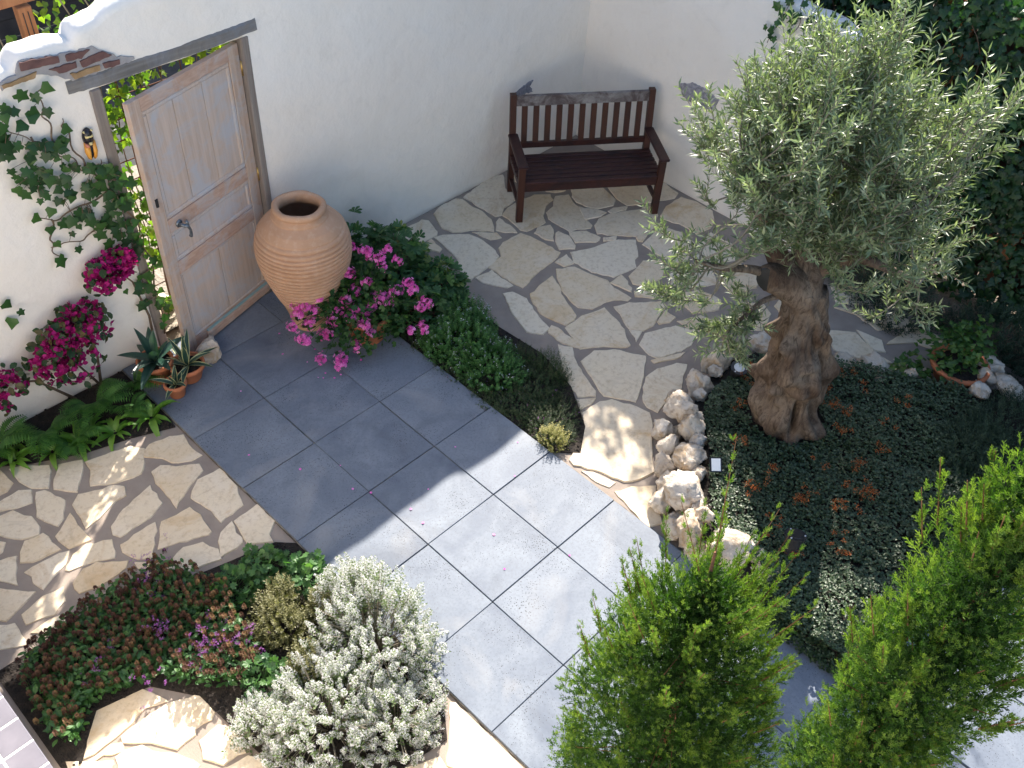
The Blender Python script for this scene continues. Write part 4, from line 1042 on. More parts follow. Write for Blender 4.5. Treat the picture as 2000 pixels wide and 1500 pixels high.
for k, h in enumerate(HEADS):
    o = link('flower_head', heads[k % 5], [L['pink']], pg)
    up = Vector((rng.normal(0, .25) - .3, rng.normal(0, .25) - .3, 1)).normalized()
    q = up.to_track_quat('Z', 'Y'); o.location = h; s = rng.uniform(1.1, 1.5); o.scale = (s, s, s)
    o.rotation_euler = (q @ Vector((0, 0, 1)).rotation_difference(Vector((0, 0, 1)))).to_euler()

# ------------------------------------------------------------ strip bed
sg = empty('scented_geranium', (2.2, .25, 0)); tag(sg, 'dark green bush of deeply cut leaves between amphora and wall', 'shrub')
g = Geo(); gs = Geo()
for (cx, cy, rx, ry, h, n) in ((2.18, .36, .30, .40, .46, 420), (2.32, -.02, .20, .28, .34, 220), (2.10, .70, .18, .18, .50, 130), (2.0, -.12, .22, .22, .36, 150)):
    P, D = dome(rng, n, (cx, cy, .02), rx, ry, h, .22, cx, 0, (.72, 1.06), .35)
    D2 = D + rng.normal(0, .45, D.shape); D2[:, 2] *= .5
    rn = np.where(rng.random(n) < .06, rng.uniform(.85, 1, n), rng.uniform(0, .6, n))
    g.inst(T_cut(5), P, D2, D + rng.normal(0, .3, D.shape) + (0, 0, .4), rng.uniform(.055, .095, n), rn)
    for k in range(0, n, 7): gs.tube([(cx, cy, .0), P[k] * .5 + np.array([cx, cy, .1]) * .5, P[k]], [.005, .004, .002], 4)
tag(g.build('foliage', L['scent'], sg), kind='stuff'); gs.build('stems', M['bark'], sg)

tb = empty('thyme_bush', (2.05, -.72, 0)); tag(tb, 'rounded mid green bush dotted with tiny pale flowers beside the slabs', 'shrub')
g = Geo(); gf = Geo()
for (cx, cy, rx, ry, h, n) in ((2.07, -.60, .33, .34, .34, 620), (2.05, -.92, .28, .30, .27, 430), (2.25, -.45, .22, .24, .30, 260), (1.9, -.45, .16, .2, .24, 160)):
    P, D = dome(rng, n, (cx, cy, 0), rx, ry, h, .2, cx * 3, 0, (.78, 1.06), .45)
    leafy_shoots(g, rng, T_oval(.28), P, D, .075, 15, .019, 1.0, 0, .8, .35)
    k = rng.random(n) < .16
    pp = np.repeat(P[k], 4, 0) + rng.normal(0, .008, (k.sum() * 4, 3)); gf.inst(T_floret(4), pp, rdir(rng, len(pp)) + (0, 0, 1), rdir(rng, len(pp)), rng.uniform(.004, .0075, len(pp)), rng.uniform(0, 1, len(pp)))
tag(g.build('foliage', L['thyme'], tb), kind='stuff'); tag(gf.build('florets', L['palepurple'], tb), kind='stuff')

def mound_plant(name, label, cat, parts, lmat, tmpl, size, m, length, flower=None, spread=1.0, up=.5, tipb=.35, rhi=.9, inner=(.8, 1.06), group=None):
    c0 = parts[0]
    e = empty(name, (c0[0], c0[1], 0)); tag(e, label, cat, group)
    g = Geo(); gf = Geo()
    for (cx, cy, z0, rx, ry, h, n) in parts:
        P, D = dome(rng, n, (cx, cy, z0), rx, ry, h, .2, cx * 3 + cy, 0, inner, up)
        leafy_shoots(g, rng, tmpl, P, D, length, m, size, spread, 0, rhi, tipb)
        if flower:
            fm, frac, cnt, fs, ft = flower
            k = rng.random(n) < frac
            pp = np.repeat(P[k], cnt, 0) + np.repeat(D[k], cnt, 0) * rng.uniform(-.03, .012, (k.sum() * cnt, 1)) + rng.normal(0, fs * .9, (k.sum() * cnt, 3))
            gf.inst(ft, pp, rdir(rng, len(pp)) + (0, 0, .8), rdir(rng, len(pp)), rng.uniform(.7, 1.3, len(pp)) * fs, rng.uniform(0, 1, len(pp)))
    tag(g.build('foliage', lmat, e), kind='stuff')
    if flower: tag(gf.build('florets', flower[0], e), kind='stuff')
    return e

mound_plant('creeping_thyme', 'low dark mat of creeping thyme spreading over the slab edge', 'ground cover',
            [(2.02, -1.30, 0, .30, .34, .10, 1000), (1.95, -1.62, 0, .22, .26, .09, 600), (2.2, -1.2, 0, .24, .36, .12, 700), (1.84, -1.12, 0, .16, .26, .07, 360), (1.82, -.75, 0, .14, .3, .07, 300), (1.85, -.2, 0, .14, .4, .08, 300), (2.1, -1.55, 0, .2, .22, .10, 400)],
            L['mat'], T_lance(.2), .013, 14, .06, (L['purple'], .03, 3, .005, T_floret(4)), 1.0, .35, .4)
mound_plant('heather', 'wispy dark heather clump rising at the flagstone edge', 'shrub', [(2.38, -1.22, 0, .14, .24, .2, 330), (2.3, -1.0, 0, .12, .14, .18, 160)],
            L['mat'], T_lance(.12), .016, 20, .13, None, .6, .6, .5)
mound_plant('golden_thyme', 'small golden yellow thyme tuft at the sunlit tip of the strip bed', 'plant', [(1.87, -1.74, 0, .12, .13, .16, 190)],
            L['yellow'], T_oval(.3), .013, 14, .07, None, .9, .5, .4)

# ------------------------------------------------------------ fern bed under the left wall
def frond_mesh(length, seed, n=17):
    r = np.random.default_rng(seed); g = Geo()
    t = np.linspace(0, 1, 12)
    crv = np.stack([.05 * length * np.sin(t * 2 + seed), length * (t * .92), length * (.42 * np.sin(t * 2.3) - .22 * t * t)], 1)
    g.tube(crv, np.linspace(.0035, .001, 12), 4, .2)
    for k in range(n):
        q = .16 + .82 * k / n; i = q * 11; a = int(i); p = crv[a] + (crv[a + 1] - crv[a]) * (i - a); d = crv[a + 1] - crv[a]; d /= np.linalg.norm(d)
        l = length * .26 * math.sin(PI * (q * .86 + .12)) ** .8 + .008
        for sg_ in (-1, 1):
            y = np.array([sg_, 0, -.12]) + d * .35
            g.inst(T_lance(.13, .02, -.12), [p], [y], [(0, 0, 1)], [l], [r.uniform(.1, .9)])
            for u in (.3, .55, .8):       # lobes of the pinna
                yn = y / np.linalg.norm(y); g.inst(T_lance(.3, 0, -.1), [p + yn * l * u] * 2, [d * .8 + yn * .4, -d * .8 + yn * .4], [(0, 0, 1)] * 2, [l * .24 * (1.1 - u)] * 2, r.uniform(.1, .9, 2))
    me = g.mesh('frond'); me.materials.append(L['fern']); return me
fronds = [frond_mesh(l, s) for l, s in ((.30, 1), (.36, 2), (.26, 3))]
FERN_LBL = ['arching green fern at the left edge below the bougainvillea', 'broad feathery fern in the middle of the wall bed', 'fern nearest the agave pots in the wall bed', 'low fern at the front of the wall bed behind strap leaves', 'fern against the white wall, far left', 'young fern tucked between strap-leaved plants']
for k, (x, y, n, s) in enumerate([(-.72, .70, 10, 1.0), (-.36, .72, 11, 1.05), (-.04, .74, 8, .8), (-.62, .50, 8, .85), (-1.02, .82, 8, 1.0), (-.18, .55, 6, .7)]):
    e = empty('fern', (x, y, .012)); tag(e, FERN_LBL[k], 'fern', 'ferns in the wall bed')
    for j in range(n):
        a = 2 * PI * j / n + rng.uniform(-.3, .3)
        if math.sin(a) > .55: a = -a
        o = link('frond', fronds[j % 3], [L['fern']], e)
        o.location = (x + .02 * math.cos(a), y + .02 * math.sin(a), .02); sc = s * rng.uniform(.8, 1.15); o.scale = (sc, sc, sc)
        o.rotation_euler = (rng.uniform(.25, .65), rng.uniform(-.2, .2), a - PI / 2)

def strap_tm(length, width, lift, droop, rows=8, wave=.0, fold=.25, taper=1.0, margin=False, blunt=.35):
    V = []; F = []; mi = []; cols = [-1, -.72, 0, .72, 1] if margin else [-1, -.4, 0, .4, 1]
    for i in range(rows + 1):
        t = i / rows
        wd = width / 2 * (min(1, .45 + 2.2 * t) * (1 - max(0, (t - blunt) / (1 - blunt)) ** 2.0 * .97))
        y = length * t * (1 - .12 * droop * t); z = length * (lift * t - droop * t * t)
        for c in cols: V.append((c * wd, y, z + fold * abs(c) * wd + wave * width * math.sin(t * 14 + c * 2) * abs(c)))
    m = len(cols)
    for i in range(rows):
        for j in range(m - 1):
            F.append((i * m + j, i * m + j + 1, (i + 1) * m + j + 1, (i + 1) * m + j)); mi.append(1 if margin and j in (0, m - 2) else 0)
    return V, F, mi
hart = []
for v, (l, wd, li, dr) in enumerate(((.20, .045, .8, .75), (.24, .052, 1.1, .9), (.17, .042, .6, .7), (.22, .05, .9, 1.0))):
    V, F, mi = strap_tm(l, wd, li, dr, 8, .10, .3, blunt=.3)
    g = Geo(); g.raw(V, F, .2 + .22 * v); me = g.mesh('leaf', True); me.materials.append(L['hart']); hart.append(me)
HL = ['bright strap-leaved fern by the slab corner', 'pale green strap-leaved fern second from the slab corner', 'strap-leaved fern at the middle front edge of the wall bed', 'strap-leaved fern left of the middle at the paving edge', 'strap-leaved fern at the far left front edge', 'strap-leaved fern behind the front row, far left', 'small strap-leaved fern between front row and ferns']
for k, (x, y, n, s) in enumerate([(-.10, .39, 15, 1.05), (-.36, .43, 12, .95), (-.58, .50, 12, .95), (-.76, .56, 12, .95), (-.98, .66, 12, 1.0), (-.92, .80, 10, 1.0), (-.46, .58, 9, .8)]):
    e = empty('harts_tongue_fern', (x, y, .012)); tag(e, HL[k], 'fern', 'strap-leaved ferns along the paving')
    for j in range(n):
        a = j * 2.4 + rng.uniform(-.2, .2)
        o = link('leaf', hart[j % 4], [L['hart']], e); sc = s * rng.uniform(.7, 1.1); o.scale = (sc, sc, sc)
        o.location = (x + .012 * math.cos(a), y + .012 * math.sin(a), .012); o.rotation_euler = (rng.uniform(-.2, .35), rng.uniform(-.25, .25), a - PI / 2)

# ------------------------------------------------------------ bougainvillea on the wall
def bougainvillea(name, label, cl, leafn, stems):
    e = empty(name, (cl[0][0], .9, 0)); tag(e, label, 'bougainvillea', 'bougainvillea on the left wall')
    g = Geo(); gl = Geo(); gs = Geo()
    for (x, y, z, rx, rz, n) in cl:
        d = rdir(rng, n); P = np.array([x, y, z]) + d * np.array([rx, .11, rz]) * rng.uniform(.35, 1, (n, 1)) ** .5
        P[:, 1] = np.minimum(P[:, 1], .93)
        D = d + np.array([-.25, -.6, .3])
        for k in range(3):          # three bracts each
            a = rng.uniform(0, 6.28, n); q = rdir(rng, n)
            Y = D * .6 + q; g.inst(T_oval(.42, .08, -.12), P, Y, D + rng.normal(0, .4, D.shape), rng.uniform(.028, .044, n), rng.uniform(0, 1, n))
        gl_n = int(n * leafn)
        d = rdir(rng, gl_n); P = np.array([x, y + .02, z - .02]) + d * np.array([rx * 1.15, .10, rz * 1.15]); P[:, 1] = np.minimum(P[:, 1], .94)
        gl.inst(T_oval(.36, .05, -.15), P, rdir(rng, gl_n) + (0, -.3, -.2), d + (-.2, -.7, .5), rng.uniform(.045, .075, gl_n), rng.uniform(0, 1, gl_n) ** 1.5)
    for s_ in stems: gs.tube(s_, np.linspace(.012, .004, len(s_)), 6)
    tag(g.build('bracts', L['magenta'], e), kind='stuff'); tag(gl.build('foliage', L['boug'], e), kind='stuff'); gs.build('stem', M['bark'], e, True)
bougainvillea('bougainvillea', 'deep magenta bougainvillea cluster high beside the doorway', [(.10, .86, 1.0, .17, .10, 110), (.19, .87, 1.03, .09, .10, 45), (.02, .86, .94, .1, .08, 40)], .35, [[(.28, .93, .05), (.30, .93, .4), (.25, .93, .75), (.14, .9, .95)]])
bougainvillea('bougainvillea', 'large magenta bougainvillea mass low on the white wall', [(-.20, .84, .74, .15, .10, 80), (-.36, .82, .66, .17, .13, 95), (-.48, .80, .52, .14, .15, 70), (-.34, .80, .40, .16, .12, 40), (-.12, .86, .62, .12, .12, 30), (-.28, .86, .58, .22, .16, 30)], .9, [[(-.2, .9, .03), (-.3, .9, .3), (-.35, .86, .6)], [(-.2, .9, .03), (-.15, .9, .35), (-.18, .88, .7)]])
bougainvillea('bougainvillea', 'small magenta bougainvillea spray at the left edge of the picture', [(-.80, .84, .50, .11, .10, 46), (-.62, .86, .50, .12, .04, 8), (-.9, .84, .4, .08, .08, 20)], .8, [[(-.4, .9, .03), (-.6, .9, .35), (-.8, .86, .5)]])

# ------------------------------------------------------------ ivy on the left wall: every leaf is a piece
VINES = [[(386, 150), (420, 786), (389, 1204), (285, 1500), (162, 1710), (52, 1868), (-96, 2035), (-244, 2162)], [(52, 1868), (24, 2058), (13, 2233), (60, 2360)], [(285, 1500), (78, 1474), (-138, 1456), (-247, 1547)], [(389, 1204), (168, 1267), (-24, 1236), (-206, 1286)], [(162, 1710), (119, 1986), (102, 2098)], [(332, 1315), (280, 1621), (260, 1745)], [(-138, 1456), (-190, 1300), (-180, 1190)], [(-96, 2035), (-160, 1880), (-170, 1740)]]
ivy = empty('ivy_vine', (.38, .93, 0)); tag(ivy, 'dark green ivy climbing the white wall left of the doorway', 'ivy')
gs = Geo(); nodes = []
for v in VINES:
    p = np.array([(x / 1000, .955, z / 1000) for x, z in v]); q = []
    for i in range(len(p) - 1):
        for t in np.linspace(0, 1, 9)[:-1]: q.append(p[i] + (p[i + 1] - p[i]) * t)
    q.append(p[-1]); q = np.array(q); q[:, 0] += .015 * np.sin(np.arange(len(q)) * .9); q[:, 2] += .012 * np.sin(np.arange(len(q)) * .7 + 1)
    q[:, 1] -= .008 + .008 * np.abs(np.sin(np.arange(len(q)) * .5)); nodes += list(q)
    gs.tube(q, np.linspace(.007, .003, len(q)), 5)
nodes = np.array(nodes)
ivl = []
for v in range(4):
    g = Geo(); g.raw(*(T_ivy() if v % 2 == 0 else T_ivy2()), (.15, .4, .55, .8)[v]); me = g.mesh('leaf', True); me.materials.append(L['ivy']); ivl.append(me)
spots = [(x / 1000, z / 1000) for x, z in IVY_SPOTS]
spots += [(x + rng.normal(0, .05), z + rng.normal(0, .05)) for x, z in spots[:106]]
spots = [q for q in spots if math.hypot(q[0] - .24, (q[1] - 1.87) * .7) > .10]
for k, (x, z) in enumerate(spots):
    p = np.array([x, .955 - .02 - abs(rng.normal(0, .02)), z])
    nd_ = nodes[np.argmin(np.linalg.norm(nodes - p, axis=1))]
    if np.linalg.norm(nd_ - p) < .13: gs.tube([nd_, (nd_ + p) / 2 + (0, -.012, .01), p], .0018, 4)
    o = link('leaf', ivl[int(rng.integers(0, 4))], [L['ivy']], ivy)
    s = float(rng.uniform(.045, .092)); a = rng.normal(-PI / 2, .9)
    y = Vector((math.cos(a), rng.uniform(-.35, .1), math.sin(a))); zv = Vector((rng.normal(-.15, .3), -1, rng.normal(.35, .3)))
    mw = frame(p, y, zv, s); o.location, q_, o.scale = mw.decompose(); o.rotation_euler = q_.to_euler()
gs.build('stems', M['bark'], ivy, True)

# ------------------------------------------------------------ agaves in pots
def agave(name, label, c, r0, r1, h, nl, length, width, margin, seed, lean=0):
    r = np.random.default_rng(seed)
    e = empty(name, c); tag(e, label, 'potted plant', 'agaves in terracotta pots by the door')
    pot('pot', c, pot_profile(r0, r1, h, .035, .009, .011), e); disc('soil', (c[0], c[1], c[2] + h - .03), r1 - .014, M['soil'], e)
    for k in range(nl):
        a = k * 2.4 + r.uniform(-.25, .25); el = np.interp(k, [0, nl - 1], [.25, 1.35]) + r.normal(0, .08)
        V, F, mi = strap_tm(length * r.uniform(.8, 1.1), width, 0.0, .32 if el < .9 else .05, 9, 0, .38, margin=margin, blunt=.4)
        g = Geo(); V = np.array(V)
        cy, sy = math.cos(el), math.sin(el)
        W = np.stack([V[:, 0], V[:, 1] * cy - V[:, 2] * sy, V[:, 1] * sy + V[:, 2] * cy], 1)
        ca, sa = math.cos(a), math.sin(a)
        W = np.stack([W[:, 0] * ca - W[:, 1] * sa, W[:, 0] * sa + W[:, 1] * ca, W[:, 2]], 1) + np.array([c[0], c[1], c[2] + h - .03])
        g.raw(W, F, r.uniform(0, 1)); g.M[0] = np.array(mi)
        g.build('leaf', [L['agave'], L['cream']], e, True)
agave('potted_agave', 'plain dark green agave in a terracotta pot against the wall', (.16, .70, .012), .085, .125, .20, 11, .30, .075, False, 1)
agave('potted_agave', 'cream-edged agave in a wide terracotta pot next to the pale stone', (.325, .545, .026), .085, .12, .15, 11, .27, .048, True, 2)
agave('potted_agave', 'small cream-edged agave in the smallest terracotta pot in front', (.16, .45, .026), .055, .075, .13, 8, .18, .042, True, 3)

# ------------------------------------------------------------ left bed: self-heal, leafy clumps, small shrubs, white-flowered thyme
sh = empty('self_heal', (-1.1, -1.1, 0)); tag(sh, 'wide patch of self-heal with russet seed heads and purple flowers', 'ground cover')
SH_POLY = [(-.72, -.80), (-.62, -1.02), (-.56, -1.25), (-.60, -1.50), (-.68, -1.78), (-.84, -1.80), (-.98, -1.68), (-1.12, -1.46), (-1.35, -1.36), (-1.52, -1.34), (-1.66, -1.50), (-1.74, -1.40), (-1.72, -1.0), (-1.62, -.80), (-1.3, -.74), (-1.0, -.74)]
g = Geo(); gh = Geo(); gp = Geo(); gs = Geo()
q = scatter(rng, SH_POLY, 3200); n = len(q)
hgt = .11 + .045 * nz(np.column_stack([q, 0 * q[:, 0]]), 5.0, 2.0)
P = np.column_stack([q, rng.uniform(.2, 1.3, n) * hgt])
g.inst(T_oval(.27, .05, -.15), P, np.column_stack([rng.normal(0, 1, (n, 2)), rng.uniform(-.1, .7, n)]), np.column_stack([rng.normal(0, .35, (n, 2)), np.ones(n)]), rng.uniform(.028, .055, n), rng.uniform(0, .85, n))
q = scatter(rng, SH_POLY, 640); n = len(q)
hgt = .15 + .05 * nz(np.column_stack([q, 0 * q[:, 0]]), 5.0, 2.0) + rng.uniform(-.03, .03, n)
tip = np.column_stack([q + rng.normal(0, .02, (n, 2)), hgt])
for k in range(0, n, 2): gs.tube([(q[k, 0], q[k, 1], .0), tip[k] - (0, 0, .02)], .0016, 3)
dryness = np.clip(.5 + .5 * nz(np.column_stack([q, 0 * q[:, 0]]), 3.0, 6.0) + rng.normal(0, .2, n), 0, 1)
for ring_ in range(5):
    for k in range(6):
        a = k * PI / 3 + ring_ * .5; zz_ = ring_ * .0065 - .016; rr_ = .0085 * (1 - .10 * ring_)
        off = np.array([math.cos(a) * rr_, math.sin(a) * rr_, zz_])
        gh.inst(T_oval(.42, .08, 0), tip + off, np.tile((math.cos(a), math.sin(a), .9), (n, 1)), np.tile((-math.cos(a) * .5, -math.sin(a) * .5, 1), (n, 1)), rng.uniform(.008, .0125, n), dryness * .8 + rng.uniform(0, .2, n))
clusters = [(-.85, -.92, .12, 20), (-1.0, -1.22, .07, 16), (-.82, -1.48, .13, 30), (-.68, -1.62, .09, 14), (-1.35, -1.20, .10, 10), (-1.2, -1.5, .1, 8), (-.78, -.82, .1, 14)]
for (x, y, r, k) in clusters:
    c_ = np.column_stack([rng.normal(x, r * .6, k), rng.normal(y, r * .6, k), rng.uniform(.13, .19, k)])
    c_ = np.repeat(c_, 7, 0) + rng.normal(0, .008, (k * 7, 3))
    gp.inst(T_floret(4), c_, rdir(rng, len(c_)) + (0, 0, .8), rdir(rng, len(c_)), rng.uniform(.006, .010, len(c_)), rng.uniform(0, 1, len(c_)))
tag(g.build('foliage', L['leafy'], sh), kind='stuff'); tag(gh.build('seed_heads', L['brownhead'], sh), kind='stuff'); tag(gp.build('florets', L['purple'], sh), kind='stuff'); tag(gs.build('stems', L['leafy'], sh), kind='stuff')

LC = ['lobed green cranesbill clump between the paving and the slabs', 'bright lit cranesbill clump touching the dark path edge', 'cranesbill clump behind the russet seed heads', 'cranesbill clump in front of the white flowering bush']
for k, (x, y, r, n) in enumerate([(-.28, -1.24, .14, 150), (-.13, -1.46, .13, 130), (-.50, -1.24, .15, 150), (-.72, -1.86, .12, 110)]):
    e = empty('cranesbill', (x, y, 0)); tag(e, LC[k], 'plant', 'cranesbill clumps in the left bed')
    g = Geo(); gs = Geo(); P, D = dome(rng, n, (x, y, 0), r, r, .19, .2, x, 0, (.55, 1.05), .5)
    g.inst(T_round(7, .3, .10), P, D * (1, 1, .2) + rng.normal(0, .3, D.shape), D + (0, 0, .8), rng.uniform(.038, .066, n), rng.uniform(0, 1, n))
    for j in range(0, n, 3): gs.tube([(x, y, 0), P[j] * .6 + np.array([x, y, .05]) * .4, P[j]], .0015, 3)
    tag(g.build('foliage', L['leafy'], e), kind='stuff'); gs.build('stems', L['leafy'], e)

mound_plant('hebe_bush', 'small olive-brown twiggy bush left of the white flowers', 'shrub', [(-.44, -1.62, 0, .19, .20, .26, 330), (-.32, -1.50, 0, .13, .13, .26, 130)], L['hebe'], T_lance(.22), .022, 18, .11, None, .8, .5, .45)
mound_plant('hebe_bush', 'low olive-brown bush half hidden under the white flowers', 'shrub', [(-.46, -1.98, 0, .17, .17, .22, 230), (-.20, -1.74, 0, .13, .15, .24, 170)], L['hebe'], T_lance(.22), .022, 18, .11, None, .8, .5, .45)

def white_bush(label, parts):
    e = empty('flowering_thyme', (parts[0][0], parts[0][1], 0)); tag(e, label, 'shrub', 'white flowering bushes')
    g = Geo(); gf = Geo(); gs = Geo()
    for (cx, cy, rx, ry, h, n, fl) in parts:
        P, D = dome(rng, n, (cx, cy, 0), rx, ry, h, .22, cx * 5, 0, (.80, 1.12), .55, .0)
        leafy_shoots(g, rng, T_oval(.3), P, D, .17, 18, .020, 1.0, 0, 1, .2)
        q, dd, rd, t = along(rng, P, D, .088, fl)
        t = np.clip(t + rng.normal(0, .05, len(t)), 0, 1); q = q + rd * (.002 + .017 * np.minimum(1, t * 1.3 + .05) * rng.uniform(.6, 1.15, len(t)))[:, None]
        gf.inst(T_floret(4), q, rd + dd * .5 + rng.normal(0, .3, rd.shape), rng.normal(0, 1, rd.shape), rng.uniform(.0050, .0098, len(q)), rng.uniform(0, 1, len(q)))
        for k in range(0, n, 3): gs.tube([(cx + (P[k, 0] - cx) * .15, cy + (P[k, 1] - cy) * .15, .0), (P[k] + np.array([cx, cy, .1])) / 2, P[k]], [.003, .0022, .0012], 3)
    tag(g.build('foliage', L['greyleaf'], e), kind='stuff'); tag(gf.build('florets', L['whitefl'], e), kind='stuff'); gs.build('stems', M['twig'], e)
white_bush('dense bush of small white flower spikes at the bottom of the bed', [(-.62, -2.32, .42, .38, .38, 430, 32), (-.36, -2.60, .30, .26, .32, 230, 32), (-.90, -2.1, .2, .22, .26, 110, 28)])
white_bush('looser white-flowered bush leaning over the slab path', [(-.12, -2.14, .36, .42, .46, 500, 31), (-.02, -1.80, .22, .24, .40, 180, 29)])

# fallen petals on the slabs
g = Geo(); r = np.random.default_rng(8)
pp = [(1.103, -.195), (.189, -.385), (.378, -.72), (1.415, -1.783), (.507, .17), (.608, -1.213), (1.654, -1.584), (.698, -1.506), (.205, .447), (.97, -2.05), (1.2, -2.5)] + list(zip(r.uniform(.9, 1.7, 22), r.uniform(-.2, .6, 22))) + list(zip(r.uniform(.1, 1.7, 6), r.uniform(-3, 0, 6)))
pp = np.array(pp); n = len(pp)
g.inst(T_oval(.45, .1, .05), np.column_stack([pp, np.full(n, .0285)]), np.column_stack([r.normal(0, 1, (n, 2)), np.zeros(n)]), np.tile((0, 0, 1.0), (n, 1)) + r.normal(0, .15, (n, 3)), r.uniform(.010, .022, n), r.uniform(0, 1, n))
fp = g.build('fallen_petals', L['pink']); tag(fp, 'scattered fallen pink petals on the grey slabs', 'petals', kind='stuff')
# ============================================================ OLIVE TREE
rng = np.random.default_rng(77)
ol = empty('olive_tree', (2.97, -2.98, .17)); tag(ol, 'old olive tree with gnarled trunk and silvery crown in the stone-edged bed', 'tree')
# trunk: twisted, lobed, with burls
nt_, nz_ = 112, 120
cx = [(3.15, -2.82, .12), (3.12, -2.81, .45), (3.10, -2.80, .8), (3.05, -2.77, 1.1), (2.97, -2.75, 1.36), (2.94, -2.73, 1.52)]
zc = [p[2] for p in cx]
burls = [(3.5, .36, .09, .36, .11), (2.6, .36, .10, .36, .12), (4.4, .30, .08, .30, .08), (5.1, .36, .07, .36, .10), (4.2, .74, .12, .34, .11), (3.4, .86, .11, .32, .10), (5.2, .66, .08, .28, .10), (2.6, .72, .09, .34, .12), (4.9, .98, .08, .28, .10), (.4, .5, .1, .5, .2)]
rb_ = np.random.default_rng(4)
for k in range(46): burls.append((rb_.uniform(0, 6.28), rb_.uniform(.16, 1.12), rb_.uniform(.025, .075), rb_.uniform(.16, .30), rb_.uniform(.04, .085)))
for k in range(34): burls.append((rb_.uniform(0, 6.28), rb_.uniform(.2, 1.15), -rb_.uniform(.05, .11), rb_.uniform(.07, .13), rb_.uniform(.06, .16)))
V = []
for i in range(nz_ + 1):
    z = .12 + 1.36 * i / nz_
    x0 = np.interp(z, zc, [p[0] for p in cx]); y0 = np.interp(z, zc, [p[1] for p in cx])
    rb = np.interp(z, [.12, .22, .40, .62, .85, 1.05, 1.3, 1.5], [.185, .185, .185, .185, .185, .160, .140, .128])
    for j in range(nt_):
        a = 2 * PI * j / nt_; tw = a + z * 1.1
        k = 1 + .10 * math.sin(3 * tw + .5) + .06 * math.sin(5 * tw + z * 3 + 1) + .035 * math.sin(9 * tw + z * 5) 
        k += .010 * math.sin(23 * tw + 4 * math.sin(z * 9)) + .006 * math.sin(41 * tw + 3 * math.sin(z * 13 + a))
        b = 0
        for (ba, bz, bh, bw, bzw) in burls:
            da = (a - ba + PI) % (2 * PI) - PI
            b += bh * math.exp(-(da / bw) ** 2 - ((z - bz) / bzw) ** 2)
        p = np.array([math.cos(a), math.sin(a), z * 1.3])
        b += .014 * float(nz(p, 4.0, 2.0)) + .008 * float(nz(p, 11.0, 5.0))
        r = rb * k + b
        V.append((x0 + r * math.cos(a), y0 + r * math.sin(a), z + .02 * float(nz(p, 3.0, 8.0))))
F = []
for i in range(nz_):
    for j in range(nt_):
        k = (j + 1) % nt_; F.append((i * nt_ + j, i * nt_ + k, (i + 1) * nt_ + k, (i + 1) * nt_ + j))
F.append(tuple(nz_ * nt_ + j for j in range(nt_)))
def mat_bark():
    m, t, out = ng('olive_bark')
    co = coords(t)
    mp = nd(t, 'ShaderNodeMapping'); mp.inputs['Scale'].default_value = (15, 15, 3.5); t.links.new(co, mp.inputs[0])
    fib = tex(t, mp.outputs[0], 1.6, 7, .7, dist=1.4)
    c = mixc(t, ramp(t, tex(t, co, 5, 5, .6), [(.35, (0, 0, 0)), (.68, (1, 1, 1))]), (.080, .052, .036), (.225, .172, .128))
    c = mixc(t, ramp(t, fib, [(.36, (.75, .75, .75)), (.54, (0, 0, 0))]), c, (.032, .019, .013))
    b = bump(t, fib, .8, .012); b = bump(t, tex(t, co, 60, 5), .4, .003, b)
    principled(t, out, c, .85, b, .2); return m
M['olivebark'] = mat_bark()
g = Geo(); g.raw(V, F); g.build('trunk', M['olivebark'], ol, True)
def curve(pts, n=14):
    p = np.array(pts, float); m = len(p); u = np.linspace(0, m - 1, n); o = []
    for x in u:
        i = min(int(x), m - 2); t = x - i
        p0, p1, p2, p3 = p[max(i - 1, 0)], p[i], p[i + 1], p[min(i + 2, m - 1)]
        o.append(.5 * (2 * p1 + (p2 - p0) * t + (2 * p0 - 5 * p1 + 4 * p2 - p3) * t * t + (3 * p1 - p0 - 3 * p2 + p3) * t ** 3))
    return np.array(o)
LIMBS = [([(2.95, -2.76, 1.40), (2.86, -2.66, 1.52), (2.76, -2.61, 1.57), (2.70, -2.60, 1.58)], [.125, .12, .10, .085]),       # cut stub
         ([(2.93, -2.74, 1.42), (2.98, -2.73, 1.55), (3.16, -2.73, 1.60), (3.42, -2.84, 1.62), (3.60, -2.90, 1.70)], [.12, .095, .085, .07, .05]),
         ([(2.9, -2.7, 1.5), (2.82, -2.52, 1.72), (2.78, -2.36, 2.0), (2.72, -2.2, 2.3)], [.09, .065, .045, .022]),
         ([(2.95, -2.72, 1.5), (3.0, -2.6, 1.8), (3.05, -2.55, 2.15), (3.1, -2.5, 2.6)], [.09, .065, .045, .02]),
         ([(3.16, -2.73, 1.60), (3.3, -2.62, 1.85), (3.4, -2.55, 2.15), (3.5, -2.5, 2.5)], [.06, .05, .035, .018]),
         ([(3.42, -2.84, 1.62), (3.6, -2.9, 1.9), (3.72, -2.95, 2.15), (3.85, -2.95, 2.4)], [.055, .04, .03, .015]),
         ([(2.86, -2.66, 1.52), (2.66, -2.5, 1.62), (2.42, -2.42, 1.72), (2.2, -2.35, 1.85)], [.04, .028, .018, .008]),
         ([(2.9, -2.68, 1.42), (2.72, -2.62, 1.42), (2.52, -2.6, 1.38), (2.36, -2.56, 1.30)], [.026, .018, .012, .007]),
         ([(3.0, -2.73, 1.55), (3.05, -2.95, 1.75), (3.1, -3.1, 2.0), (3.15, -3.2, 2.25)], [.05, .04, .028, .014]),
         ([(3.3, -2.8, 1.6), (3.4, -3.0, 1.55), (3.55, -3.15, 1.45), (3.65, -3.2, 1.35)], [.04, .03, .02, .008])]
gl_ = Geo(); nodes = []
